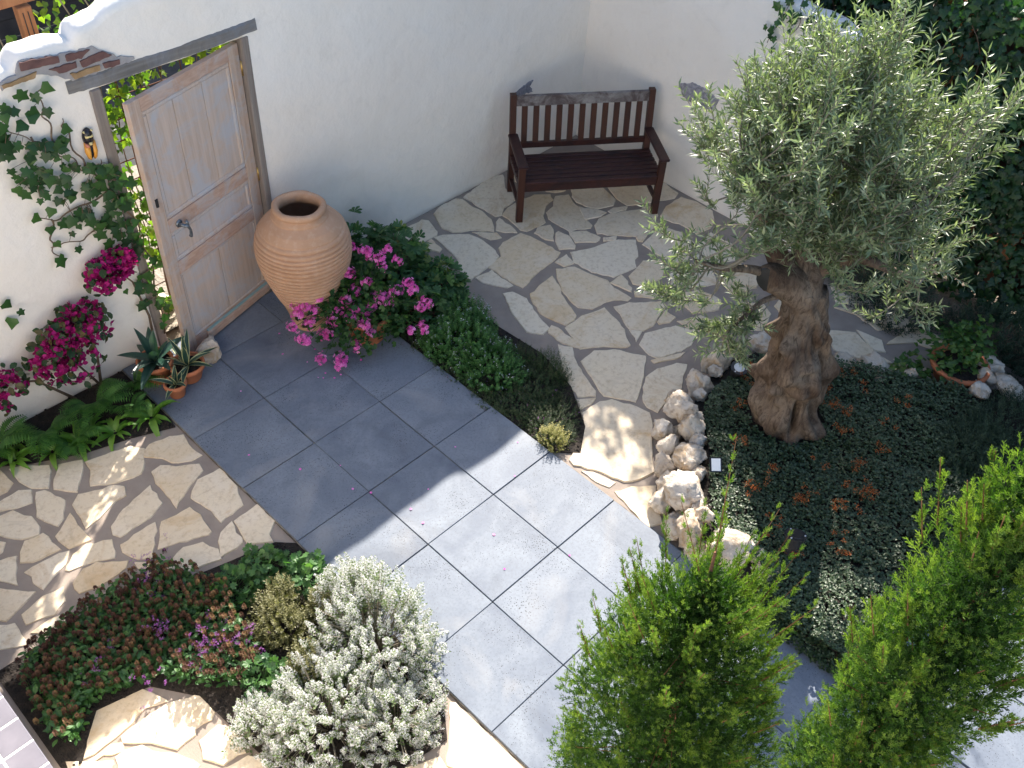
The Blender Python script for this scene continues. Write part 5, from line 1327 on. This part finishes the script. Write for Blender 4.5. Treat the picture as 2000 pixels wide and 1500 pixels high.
for pts, rad in LIMBS:
    c_ = curve(pts, 16); r_l = np.interp(np.linspace(0, 1, 16), np.linspace(0, 1, len(rad)), rad)
    c_[:, :] += .012 * np.stack([nz(c_, 6.0, s) for s in (1, 2, 3)], 1)
    gl_.tube(c_, r_l, 12); nodes += list(c_[4:])
gl_.build('limbs', M['olivebark'], ol, True)
g = Geo(); g.tube([(2.700, -2.600, 1.58), (2.692, -2.601, 1.581)], [.078, .074], 16); g.build('cut_face', M['black'], ol)
nodes = np.array(nodes)
# crown: shoots towards points in an uneven ellipsoid
CC = np.array([3.11, -2.63, 2.17]); CR = np.array([.70, .72, .72])
nc = 84
d = rdir(rng, nc); rad = rng.uniform(.18, 1.0, nc) ** .5
rad *= 1 + .16 * nz(d, 2.8, 1.0) + .10 * nz(d, 6.0, 2.0)
CL = CC + d * rad[:, None] * CR
CL = CL[CL[:, 2] > 1.66]
T = np.repeat(CL, 6, 0) + rng.normal(0, .085, (len(CL) * 6, 3)) * (1, 1, 1.2); n = len(T)
keep = (T[:, 2] > 1.62 + .1 * np.abs(rng.normal(0, 1, n))) & ~((T[:, 2] < 1.80) & (T[:, 0] + T[:, 1] < .38) & (rng.random(n) < .8))
T = T[keep]
# drooping lower left and lower right sprays
ex = [(2.18, -2.28, 1.72), (2.1, -2.34, 1.62), (2.28, -2.40, 1.52), (2.32, -2.52, 1.32), (2.42, -2.60, 1.20), (2.24, -2.5, 1.42), (2.5, -2.62, 1.12), (2.2, -2.15, 1.9), (2.4, -2.3, 1.45), (2.55, -2.5, 1.25),
      (3.5, -3.15, 1.30), (3.62, -3.2, 1.22), (3.7, -3.1, 1.4), (3.35, -3.1, 1.22), (3.85, -3.15, 1.5), (3.95, -3.1, 1.62), (4.05, -3.0, 1.8), (3.3, -3.0, 1.42), (4.1, -2.95, 2.1), (2.52, -2.2, 2.0), (2.35, -2.2, 1.75), (2.3, -2.3, 1.6), (2.5, -2.42, 1.62), (2.55, -2.5, 1.5), (2.6, -2.55, 1.4), (2.45, -2.35, 1.8), (2.6, -2.4, 1.75), (2.5, -2.55, 1.36), (2.66, -2.62, 1.3)]
# keep the cut limb open to the front
seg_t = np.clip((T[:, 0] - 2.62) / 1.0, 0, 1); seg = np.stack([2.62 + seg_t, -2.58 - .30 * seg_t, 1.56 + .08 * seg_t], 1)
rel = T - seg; tow = rel @ np.array([-.76, -.30, .57]); perp = np.linalg.norm(rel - tow[:, None] * np.array([-.76, -.30, .57]), axis=1)
T = T[~((tow > -.05) & (perp < .20))]
ex = np.array(ex); T = np.concatenate([T, ex, ex[::3] + rng.normal(0, .07, (len(ex[::3]), 3))])
gt = Geo(); gv = Geo()
OL = T_lance(.11, .03, -.06)
def twig(c_, r0, npairs, size, seg=.42):
    """leaves in opposite pairs on the last part of a curve"""
    m = len(c_); t = np.linspace(1 - seg, 1, npairs) * (m - 1.001); i = t.astype(int); fr = (t - i)[:, None]
    P = c_[i] + (c_[i + 1] - c_[i]) * fr; D = c_[i + 1] - c_[i]; D /= np.linalg.norm(D, axis=1, keepdims=True)
    a = np.arange(npairs) * (PI / 2) + rng.uniform(0, 3) + rng.normal(0, .25, npairs)
    x = np.cross(D, (0.0, 0.3, 1.0)); x /= np.linalg.norm(x, axis=1, keepdims=True) + 1e-9; y = np.cross(D, x)
    Rd = np.cos(a)[:, None] * x + np.sin(a)[:, None] * y
    st = np.clip((P[:, 0] - 2.69) / .8, 0, 1); rl = P - np.stack([2.69 + .8 * st, -2.60 - .27 * st, 1.575 + .06 * st], 1); vw = np.array([-.762, -.301, .573]); tw_ = rl @ vw
    ok = ~((tw_ > -.03) & (np.linalg.norm(rl - tw_[:, None] * vw, axis=1) < .115 + .05 * st)); P, D, Rd = P[ok], D[ok], Rd[ok]; npairs = len(P)
    for s_ in (1, -1):
        Y = D * rng.uniform(.6, 1.2, (npairs, 1)) + s_ * Rd + (0, 0, .12)
        gv.inst(OL, P, Y, D + rng.normal(0, .35, D.shape), size * rng.uniform(.7, 1.2, npairs), np.clip(rng.normal(.5, .26, npairs), 0, 1))
for p in T:
    k = np.argsort(np.linalg.norm(nodes - p, axis=1))[int(rng.integers(0, 4))]; s0 = nodes[k]
    out = p - CC; out = out / (np.linalg.norm(out) + 1e-9)
    mid = (s0 + p) / 2 + np.array([0, 0, -.05]) + rng.normal(0, .04, 3)
    tipd = out * .65 + np.array([0, 0, .75]) + rng.normal(0, .20, 3)
    end = p + tipd / np.linalg.norm(tipd) * rng.uniform(.10, .36)
    if p[2] < 1.5: end = p + (out * (1, 1, .3) + rng.normal(0, .3, 3)) * .10 + (0, 0, .02)
    c_ = curve([s0, mid, p, end], 12)
    gt.tube(c_, np.linspace(.007, .0018, 12), 4, cap=False)
    twig(c_, .002, int(rng.integers(15, 21)), .062, .55)
    for b in range(int(rng.integers(2, 4))):
        q = c_[int(rng.integers(5, 10))]; dd = (end - p) / np.linalg.norm(end - p) * .7 + rdir(rng, 1)[0] * .8 + (0, 0, .25); dd /= np.linalg.norm(dd)
        l = rng.uniform(.12, .26); bc = curve([q, q + dd * l * .5 + rng.normal(0, .012, 3), q + dd * l + (0, 0, .02)], 8)
        gt.tube(bc, np.linspace(.003, .0013, 8), 3, cap=False)
        twig(bc, .0015, int(rng.integers(9, 14)), .058, .9)
gt.build('twigs', M['twig'], ol); tag(gv.build('leaves', L['olive'], ol), kind='stuff')

# ------------------------------------------------------------ bed planting under the olive
cov = empty('ground_cover', (3.0, -3.4, .17)); tag(cov, 'dense small-leaved dark ground cover with rusty orange flowers below the olive', 'ground cover', kind='stuff')
poly = [(1.98, -3.05), (2.2, -2.85), (2.45, -2.68), (2.62, -2.5), (2.8, -2.36), (3.05, -2.3), (3.4, -2.3), (3.7, -2.4), (4.0, -2.9), (4.15, -3.15), (4.4, -3.6), (4.2, -4.0), (3.6, -4.25), (2.1, -4.34), (1.76, -4.30), (1.72, -3.70), (1.90, -3.5)]
q = scatter(rng, poly, 19000); n = len(q); pt = np.column_stack([q, 0 * q[:, 0]])
hh = .17 + .07 + .045 * nz(pt, 6.0, 1.0) + .02 * nz(pt, 17.0, 2.0)
keep = (np.linalg.norm(q - (3.15, -2.82), axis=1) > .27) & (nz(pt, 4.3, 9.0) > -2); q, hh = q[keep], hh[keep]; n = len(q)
g = Geo(); P = np.column_stack([q, .165 + (hh - .165) * rng.uniform(.45, 1.05, n)])
q2 = np.column_stack([rng.uniform(1.70, 1.88, 1300), rng.uniform(-4.34, -3.52, 1300)]); P = np.concatenate([P, np.column_stack([q2, (q2[:, 0] - 1.70) / .18 * .17 + rng.uniform(.02, .08, 1300)])]); n = len(P)
tri = T_oval(.36, .06, -.1)
for k in range(3):
    a = rng.uniform(0, 6.28, n)
    g.inst(tri, P, np.column_stack([np.cos(a), np.sin(a), rng.uniform(.0, .5, n)]), np.column_stack([rng.normal(0, .35, (n, 2)), np.ones(n)]), rng.uniform(.014, .024, n), np.clip(rng.normal(.4, .25, n), 0, 1))
tag(g.build('foliage', L['cover'], cov), kind='stuff')
ZB = [(385, 500), (400, 660), (440, 835), (560, 385), (620, 930), (905, 930), (560, 1055), (840, 1080), (1075, 740), (1130, 650), (1280, 525), (1400, 715), (1170, 1050), (1280, 1085), (1220, 1090), (1065, 1190), (1130, 1205), (700, 1230), (1120, 1350), (1070, 1420), (850, 1115), (1360, 870), (1190, 940), (1500, 600), (990, 460), (1040, 520), (1080, 600), (830, 1460), (610, 970), (1180, 460)]
cr, cdn, cf = (np.array(v) for v in CAM_R)
ORANGE = [(3.16, -2.45), (2.92, -2.56), (2.62, -2.78), (3.39, -2.40), (2.58, -3.05), (2.85, -3.27), (2.37, -3.10), (2.53, -3.34), (3.27, -3.20), (3.47, -3.13), (3.80, -3.13), (3.58, -3.40), (2.86, -3.55), (2.91, -3.65), (2.86, -3.61), (2.61, -3.57), (2.63, -3.63), (2.22, -3.33), (2.45, -3.72), (2.32, -3.74), (2.49, -3.37), (3.29, -3.49), (3.05, -3.43), (3.85, -3.38), (3.58, -2.81), (3.5, -2.91), (3.42, -3.04), (2.09, -3.57), (2.52, -3.09), (3.78, -2.94)]
g = Geo()
for (x, y) in ORANGE:
    k = int(rng.integers(3, 8)); c_ = np.column_stack([rng.normal(x, .035, k), rng.normal(y, .035, k), rng.uniform(.27, .31, k)])
    c_ = np.repeat(c_, 22, 0) + rng.normal(0, .011, (k * 22, 3)) * (1, 1, .7)
    g.inst(T_lance(.2), c_, rdir(rng, len(c_)) + (0, 0, .8), rdir(rng, len(c_)), rng.uniform(.010, .018, len(c_)), rng.uniform(0, 1, len(c_)))
tag(g.build('florets', L['orange'], cov), kind='stuff')

mound_plant('trailing_juniper', 'dark feathery shrub on the right of the olive bed', 'shrub', [(3.85, -3.95, .15, .45, .30, .24, 600), (4.3, -4.0, .15, .4, .3, .26, 500)], L['dark'], T_lance(.10), .030, 16, .12, None, .7, .4, .5)
mound_plant('trailing_juniper', 'dark green shrub in front, next to the lit cypress', 'shrub', [(3.2, -4.18, .15, .45, .26, .26, 600), (2.7, -4.25, .15, .3, .2, .2, 300)], L['dark'], T_lance(.10), .030, 16, .12, None, .7, .4, .5)
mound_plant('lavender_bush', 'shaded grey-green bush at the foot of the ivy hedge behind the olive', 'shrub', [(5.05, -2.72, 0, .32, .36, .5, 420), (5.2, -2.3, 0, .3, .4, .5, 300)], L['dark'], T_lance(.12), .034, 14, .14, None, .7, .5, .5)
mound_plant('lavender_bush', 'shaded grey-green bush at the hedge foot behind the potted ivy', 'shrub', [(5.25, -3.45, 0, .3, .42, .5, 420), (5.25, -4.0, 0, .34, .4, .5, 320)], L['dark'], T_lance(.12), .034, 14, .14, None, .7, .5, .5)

pi_ = empty('potted_ivy', (4.60, -3.47, 0)); tag(pi_, 'wide terracotta bowl with trailing yellow-green ivy by the hedge', 'potted plant')
pot('pot', (4.60, -3.47, .05), pot_profile(.14, .21, .20, .04, .014, .018), pi_); disc('soil', (4.60, -3.47, .21), .185, M['soil'], pi_)
g = Geo()
for (cx_, cy_, z0, rx, ry, h, n) in ((4.64, -3.38, .2, .26, .26, .28, 260), (4.36, -3.20, .05, .24, .16, .20, 160), (4.9, -3.40, .1, .24, .2, .36, 220)):
    P, D = dome(rng, n, (cx_, cy_, z0), rx, ry, h, .3, cx_, 0, (.5, 1.05), .4)
    g.inst(T_ivy2(), P, D * (1, 1, .1) + rng.normal(0, .5, D.shape), D + (0, 0, .5), rng.uniform(.035, .065, n), rng.uniform(0, 1, n))
tag(g.build('foliage', L['pot_ivy'], pi_), kind='stuff')

# garden lights and a plant tag
def uplight(label, c, r, h, tilt, glass='lens'):
    e = empty('garden_light', c); tag(e, label, 'garden light', 'black garden spotlights')
    ax = Vector(tilt).normalized(); p = np.array(c); a = np.array(ax)
    g = Geo(); g.tube([p - (0, 0, .15), p], .008, 8); g.build('spike', M['black'], e, True)
    g = Geo(); g.tube([p, p + a * h], [r * .9, r], 20); b = g.build('housing', M['black'], e)
    g = Geo(); t = p + a * h
    x = np.cross(a, (0, 1.0, 0)); x /= np.linalg.norm(x); y = np.cross(a, x)
    g.tube([t, t + a * .008], [r * 1.18, r * 1.18], 20); g.build('bezel', M['black'], e)
    g = Geo(); g.tube([t + a * .008, t + a * .012], [r * .75, r * .72], 18); g.build('lens', M[glass], e)
    for k in range(3):
        q = t + (x * math.cos(k * 2.1) + y * math.sin(k * 2.1)) * r * .97
        g = Geo(); g.tube([q + a * .008, q + a * .013], .006, 8); g.build('screw', M['lens'], e)
uplight('round black garden spotlight with glass face between the far boulders and trunk', (3.24, -2.33, .20), .055, .09, (-.12, -.18, 1))
uplight('black cylindrical garden spotlight near the front of the bed', (2.13, -3.54, .24), .06, .13, (.25, .2, 1), 'black')  # black lens colour paints the shade inside the hollow top
e = empty('plant_tag', (2.33, -2.79, .2)); tag(e, 'small white rectangular plant tag stuck in the bed by the boulders', 'plant tag')
g = Geo(); g.tube([(2.34, -2.80, .15), (2.335, -2.795, .27)], .004, 6); g.build('stake', M['black'], e)
def tilted_card(c, wd, ht, name, mat, parent, off=0.0):
    nrm = Vector((-.45, -.35, .8)).normalized(); xa = Vector((.72, -.69, .0)).normalized(); ya = nrm.cross(xa)
    V = []
    for dz in (off, off + .004):
        for sx, sy in ((-1, -1), (1, -1), (1, 1), (-1, 1)): V.append(Vector(c) + xa * sx * wd / 2 + ya * sy * ht / 2 + nrm * dz)
    g = Geo(); g.raw([tuple(v) for v in V], [(3, 2, 1, 0), (4, 5, 6, 7), (0, 1, 5, 4), (1, 2, 6, 5), (2, 3, 7, 6), (3, 0, 4, 7)]); return g.build(name, mat, parent)
tilted_card((2.33, -2.79, .285), .085, .10, 'holder', M['black'], e); tilted_card((2.33, -2.79, .285), .062, .085, 'card', M['white'], e, .0045)

# ------------------------------------------------------------ timber fence and ivy hedge on the right
fence = empty('fence', (5.95, -2.6, 0)); tag(fence, 'red-brown timber fence almost hidden behind the ivy hedge on the right', 'fence')
for k in range(22):
    g = Geo(); g.box((5.98 + .012 * (k % 2), 1.6 - k * .4, 1.5 if 1.6 - k * .4 > -1.7 else 1.15), (.022, .39, 3.0 if 1.6 - k * .4 > -1.7 else 2.3), 0, .5, 0, .004); g.build('board', M['fenceboard'], fence)  # solid back panel added behind the ivy to block light
for y in (1.4, -.35, -2.15, -3.15, -4.9, -6.6):
    g = Geo(); g.box((5.90, y, 1.55 if y > -1.7 else 1.2), (.11, .11, 3.12 if y > -1.7 else 2.42), 0, .5, 0, .008); g.build('post', M['fencewood'], fence)
for z in (.5, 2.2):
    g = Geo(); g.box((5.925, -2.7, z), (.05, 8.7, .09), 0, .5, 0, .005); g.build('rail', M['fencewood'], fence)
hedge = empty('ivy_hedge', (5.8, -2.6, 0)); tag(hedge, 'tall dark ivy hedge filling the right side behind the olive', 'hedge')
n = 24000
y = rng.uniform(-6.9, 1.75, n); HT = np.interp(y, [-2.3, -1.5], [2.42, 3.12]) + .05 * np.sin(y * 5); z = rng.random(n) * HT
lay = rng.random(n)
x = 5.66 + .10 * nz(np.column_stack([y, z, 0 * y]), 2.2, 3.0) + .05 * nz(np.column_stack([y, z, 0 * y]), 6.0, 4.0) + lay ** 2 * .20
P = np.column_stack([x, y, z])
topm = rng.random(n) < .13; P[topm, 2] = HT[topm] - .05 + rng.uniform(-.06, .10, topm.sum()) + .06 * nz(P[topm], 3.0, 2.0); P[topm, 0] = rng.uniform(5.6, 6.4, topm.sum())
keep = ~((P[:, 1] > -1.75) & (P[:, 2] < 1.6) & (P[:, 1] < .9)); P = P[keep]; n = len(P)
g = Geo(); Y = np.column_stack([rng.normal(-.3, .25, n), rng.normal(0, .6, n), rng.normal(-.7, .4, n)]); Z = np.column_stack([rng.normal(-1, .25, n), rng.normal(0, .35, n), rng.normal(.65, .35, n)])
h_ = n // 2
g.inst(T_ivy(), P[:h_], Y[:h_], Z[:h_], rng.uniform(.045, .085, h_), np.clip(rng.normal(.4, .25, h_), 0, 1))
g.inst(T_ivy2(), P[h_:], Y[h_:], Z[h_:], rng.uniform(.04, .075, n - h_), np.clip(rng.normal(.4, .25, n - h_), 0, 1))
tag(g.build('foliage', L['hedge'], hedge), kind='stuff')
g = Geo()
for k in range(40):
    y0 = rng.uniform(-5, .8); c_ = [(5.85, y0, 0)]
    for j in range(7): c_.append((5.8 + rng.normal(0, .03), c_[-1][1] + rng.normal(0, .15), (j + 1) * .33))
    g.tube(curve(c_, 20), np.linspace(.012, .004, 20), 5)
g.build('stems', M['bark'], hedge, True)
# sprigs of ivy hanging over the end of the side wall
iv2 = empty('ivy_vine', (5.2, -1.1, 2.0)); tag(iv2, 'thin ivy sprigs hanging over the rounded end of the side wall', 'ivy')
g = Geo(); gs = Geo()
for (y0, l) in ((-.98, .45), (-1.12, .30), (-1.45, .25), (-1.3, .18), (-1.62, .35)):
    t = np.linspace(0, 1, 8); c_ = np.stack([5.20 - .11 * np.minimum(t * 4, 1), y0 + .05 * np.sin(t * 4 + y0 * 9), 2.11 - l * np.maximum(t - .15, 0)], 1); gs.tube(c_, .003, 4)
    k = int(l * 32); i = rng.uniform(0, 6.9, k); p = np.array([c_[int(a)] + (c_[int(a) + 1] - c_[int(a)]) * (a % 1) for a in i]) + np.column_stack([-rng.uniform(.01, .03, k), rng.normal(0, .04, k), rng.normal(0, .03, k)])
    g.inst(T_ivy(), p, np.column_stack([rng.normal(-.2, .2, k), rng.normal(0, .6, k), rng.normal(-.6, .4, k)]), np.column_stack([-np.ones(k), rng.normal(0, .3, k), rng.normal(.6, .3, k)]), rng.uniform(.045, .08, k), rng.uniform(0, .8, k))
tag(g.build('foliage', L['ivy'], iv2), kind='stuff'); gs.build('stems', M['bark'], iv2)

# ------------------------------------------------------------ behind the doorway: timber trellis, rusty mesh, sunlit ivy
tr = empty('trellis', (.3, 1.55, 0)); tag(tr, 'red-brown timber post and rail rising behind the broken wall top', 'trellis')
for x_ in (.285, 2.2, -1.6):
    g = Geo(); g.box((x_, 1.52, 1.27), (.085, .085, 2.56), 0, .5, 0, .006); p = g.build('post', M['fencewood'], tr)
    for dx in (-.02, .012):
        g = Geo(); g.box((x_ + dx, 1.4755, 1.27), (.005, .004, 2.5), 0, .5, 0, 0); g.build('groove', M['slate'], p)  # grooves drawn as raised dark strips, their shade put into the colour
g = Geo(); g.box((.3, 1.53, 2.595), (4.2, .06, .07), 0, .5, 0, .006); g.build('rail', M['fencewood'], tr)
g = Geo(); g.box((.3, 1.53, 2.68), (4.2, .10, .03), 0, .5, 0, .006); g.build('cap_rail', M['fencewood'], tr)
mesh_ = empty('wire_mesh', (.9, 1.36, 0)); tag(mesh_, 'rusty square wire mesh carrying ivy just behind the doorway', 'wire mesh')
for k in range(9):
    g = Geo(); g.tube([(.2 + k * .16, 1.36, 0), (.2 + k * .16, 1.36, 2.3)], .0045, 6); g.build('wire', M['rust'], mesh_)
for k in range(14):
    g = Geo(); g.tube([(.1, 1.368, .1 + k * .16), (1.7, 1.368, .1 + k * .16)], .0045, 6); g.build('wire', M['rust'], mesh_)
ib = empty('ivy_vine', (.9, 1.4, 0)); tag(ib, 'sunlit yellow-green ivy seen through the half open doorway', 'ivy')
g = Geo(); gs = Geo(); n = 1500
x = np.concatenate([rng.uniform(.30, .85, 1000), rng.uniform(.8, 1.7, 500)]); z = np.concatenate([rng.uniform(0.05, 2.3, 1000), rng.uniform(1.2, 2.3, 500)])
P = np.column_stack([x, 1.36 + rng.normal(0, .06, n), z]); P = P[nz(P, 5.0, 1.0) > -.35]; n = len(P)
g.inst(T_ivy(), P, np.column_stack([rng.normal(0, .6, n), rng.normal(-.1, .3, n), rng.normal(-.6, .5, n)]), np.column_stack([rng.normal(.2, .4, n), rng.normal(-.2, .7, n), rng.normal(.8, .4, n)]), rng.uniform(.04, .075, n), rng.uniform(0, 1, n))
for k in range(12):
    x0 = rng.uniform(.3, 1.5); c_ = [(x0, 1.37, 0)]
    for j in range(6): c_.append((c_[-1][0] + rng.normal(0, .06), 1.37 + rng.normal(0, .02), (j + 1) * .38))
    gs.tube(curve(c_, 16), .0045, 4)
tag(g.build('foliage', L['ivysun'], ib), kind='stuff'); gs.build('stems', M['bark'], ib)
ib = empty('ivy_vine', (.2, 1.5, 2.0)); tag(ib, 'sunlit ivy trails around the timber post above the wall', 'ivy')
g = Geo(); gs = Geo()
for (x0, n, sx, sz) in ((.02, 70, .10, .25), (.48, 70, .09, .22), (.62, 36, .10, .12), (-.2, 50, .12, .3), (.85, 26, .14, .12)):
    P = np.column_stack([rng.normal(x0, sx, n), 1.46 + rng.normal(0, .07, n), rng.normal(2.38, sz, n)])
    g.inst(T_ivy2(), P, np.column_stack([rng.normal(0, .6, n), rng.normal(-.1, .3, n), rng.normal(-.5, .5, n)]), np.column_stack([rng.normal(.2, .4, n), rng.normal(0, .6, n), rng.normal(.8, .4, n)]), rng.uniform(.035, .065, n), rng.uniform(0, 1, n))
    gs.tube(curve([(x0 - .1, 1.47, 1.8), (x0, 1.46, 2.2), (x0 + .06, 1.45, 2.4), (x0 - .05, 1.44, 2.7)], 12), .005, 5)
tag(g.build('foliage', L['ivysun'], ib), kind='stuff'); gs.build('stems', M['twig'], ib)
for k, (b, lb) in enumerate([((.42, 1.30, .02, .26, .2, .18), 'sunlit pale rock just behind the doorway threshold'), ((.62, 1.42, .02, .24, .2, .16), 'second sunlit rock behind the doorway threshold')]):
    tag(rock('rock', b[:3], b[3:], 120 + k), lb, 'rock', 'rocks behind the doorway')

# ------------------------------------------------------------ cypresses beside the path
def cypress(label, base, tip, prof, n, seed, leaders, lm='cypress', size=.10):
    r = np.random.default_rng(seed); base = np.array(base); tip = np.array(tip); H = tip - base
    e = empty('cypress_tree', tuple(base)); tag(e, label, 'tree', 'young cypresses beside the path')
    g = Geo(); g.tube([base, base + H * .5 + (.01, .01, 0), tip - H * .06], [.03, .02, .005], 8); g.build('trunk', M['redtwig'], e, True)
    tms = [T_spray(r, 10), T_spray(r, 12), T_spray(r, 9)]
    g = Geo(); gt = Geo()
    zs = np.array([p[0] for p in prof]); rs = np.array([p[1] for p in prof])
    def plumes(np_, k, inner, length, sz, lo, hi):
        zz = zs[0] + (zs[-1] - zs[0]) * r.random(np_ * 4); R = np.interp(zz, zs, rs)
        ok = r.random(len(zz)) < (R / rs.max()) + .04; zz = zz[ok][:np_]; R = R[ok][:np_]; m = len(zz)
        a = r.uniform(0, 2 * PI, m); q = r.uniform(inner[0], inner[1], m)
        ax = base + H[None] * (zz / H[2])[:, None]; dirs = np.column_stack([np.cos(a), np.sin(a), np.zeros(m)])
        lump = 1 + .14 * nz(np.column_stack([np.cos(a) * 2, np.sin(a) * 2, zz * 3]), 1.6, seed)
        tipp = ax + dirs * (R * q * lump)[:, None]
        D = dirs * r.uniform(.25, .60, m)[:, None] + (0, 0, 1.0) + r.normal(0, .14, (m, 3)); D /= np.linalg.norm(D, axis=1, keepdims=True)
        P, DD, Rd, t = along(r, tipp, D, length, k)
        P = P + Rd * (.004 + .022 * t)[:, None]; Y = DD + Rd * (.25 + .35 * t)[:, None] + r.normal(0, .12, P.shape)
        pl = np.repeat(r.random(m), k)
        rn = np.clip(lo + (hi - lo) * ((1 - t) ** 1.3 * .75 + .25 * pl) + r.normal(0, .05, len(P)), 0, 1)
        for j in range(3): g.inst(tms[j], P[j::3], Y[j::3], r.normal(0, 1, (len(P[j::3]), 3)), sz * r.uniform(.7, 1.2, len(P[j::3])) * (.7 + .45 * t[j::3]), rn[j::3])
        return ax, tipp, D, R
    plumes(int(n * .060), 8, (.1, .78), .16, size * 1.15, 0, .30)  # inner sprays kept to dark tones: depth shade put into their colour
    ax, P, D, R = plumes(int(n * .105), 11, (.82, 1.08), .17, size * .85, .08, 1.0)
    m = len(P)
    # branches carrying the sprays and proud leading shoots
    for k in range(0, m, 40):
        gt.tube([ax[k] - (0, 0, .25 * R[k] + .05), (ax[k] + P[k]) / 2 - (0, 0, .04), P[k] + D[k] * .02], [.003, .002, .0015], 4)
    for (p0, p1, k) in leaders:
        p0, p1 = np.array(p0), np.array(p1); t = np.linspace(0, 1, k); P2 = p0 + (p1 - p0) * t[:, None] + r.normal(0, .006, (k, 3))
        gt.tube([p0, (p0 + p1) / 2, p1], [.0022, .0018, .001], 5)
        dd = (p1 - p0) / np.linalg.norm(p1 - p0)
        for w_ in range(3):
            D2 = dd + r.normal(0, .22, (k, 3)); g.inst(tms[w_], P2 - dd * .02, D2, r.normal(0, 1, (k, 3)), size * np.linspace(.95, .5, k) * r.uniform(.8, 1.1, k), np.clip(.5 + .5 * r.random(k), 0, 1))
    tag(g.build('foliage', L[lm], e), kind='stuff'); tag(gt.build('branches', M['redtwig'], e), kind='stuff')
def lead(c, n, r0, z0, l, seed):
    r = np.random.default_rng(seed); o = []
    for k in range(n):
        a = r.uniform(0, 6.28); q = r.uniform(.3, 1) * r0; p = (c[0] + q * math.cos(a), c[1] + q * math.sin(a), z0 - q * 1.2 + r.uniform(-.05, .1)); ll = l * r.uniform(.5, 1)
        o.append((p, (p[0] + math.cos(a) * ll * .35, p[1] + math.sin(a) * ll * .35, p[2] + ll), 10))
    return o
cypress('bright green cypress with a tall wispy leader at the bottom centre', (-.16, -4.12, 0), (-.08, -3.93, 3.0), [(.3, .36), (1.4, .40), (1.9, .37), (2.2, .32), (2.45, .24), (2.62, .15), (2.75, .04)], 13000, 5,
        [((-.08, -3.95, 2.72), (-.03, -3.87, 3.26), 11), ((-.10, -3.92, 2.7), (-.20, -3.84, 3.08), 8), ((-.0, -4.0, 2.65), (.10, -4.02, 2.95), 8)] + lead((-.09, -3.97), 34, .30, 2.66, .30, 3) + lead((-.10, -4.0), 40, .40, 2.45, .20, 7), size=.066)
cypress('tall cypress with dense foliage filling the lower right corner', (-.17, -4.60, 0), (-.13, -4.62, 4.15), [(.4, .20), (1.6, .20), (2.4, .195), (3.0, .18), (3.5, .15), (3.9, .10), (4.1, .02)], 12000, 9,
        lead((-.14, -4.61), 30, .22, 3.3, .20, 4) + lead((-.14, -4.61), 30, .22, 2.9, .18, 14) + lead((-.14, -4.61), 26, .18, 3.7, .2, 24), size=.058)

# report-free housekeeping: nothing left unlinked
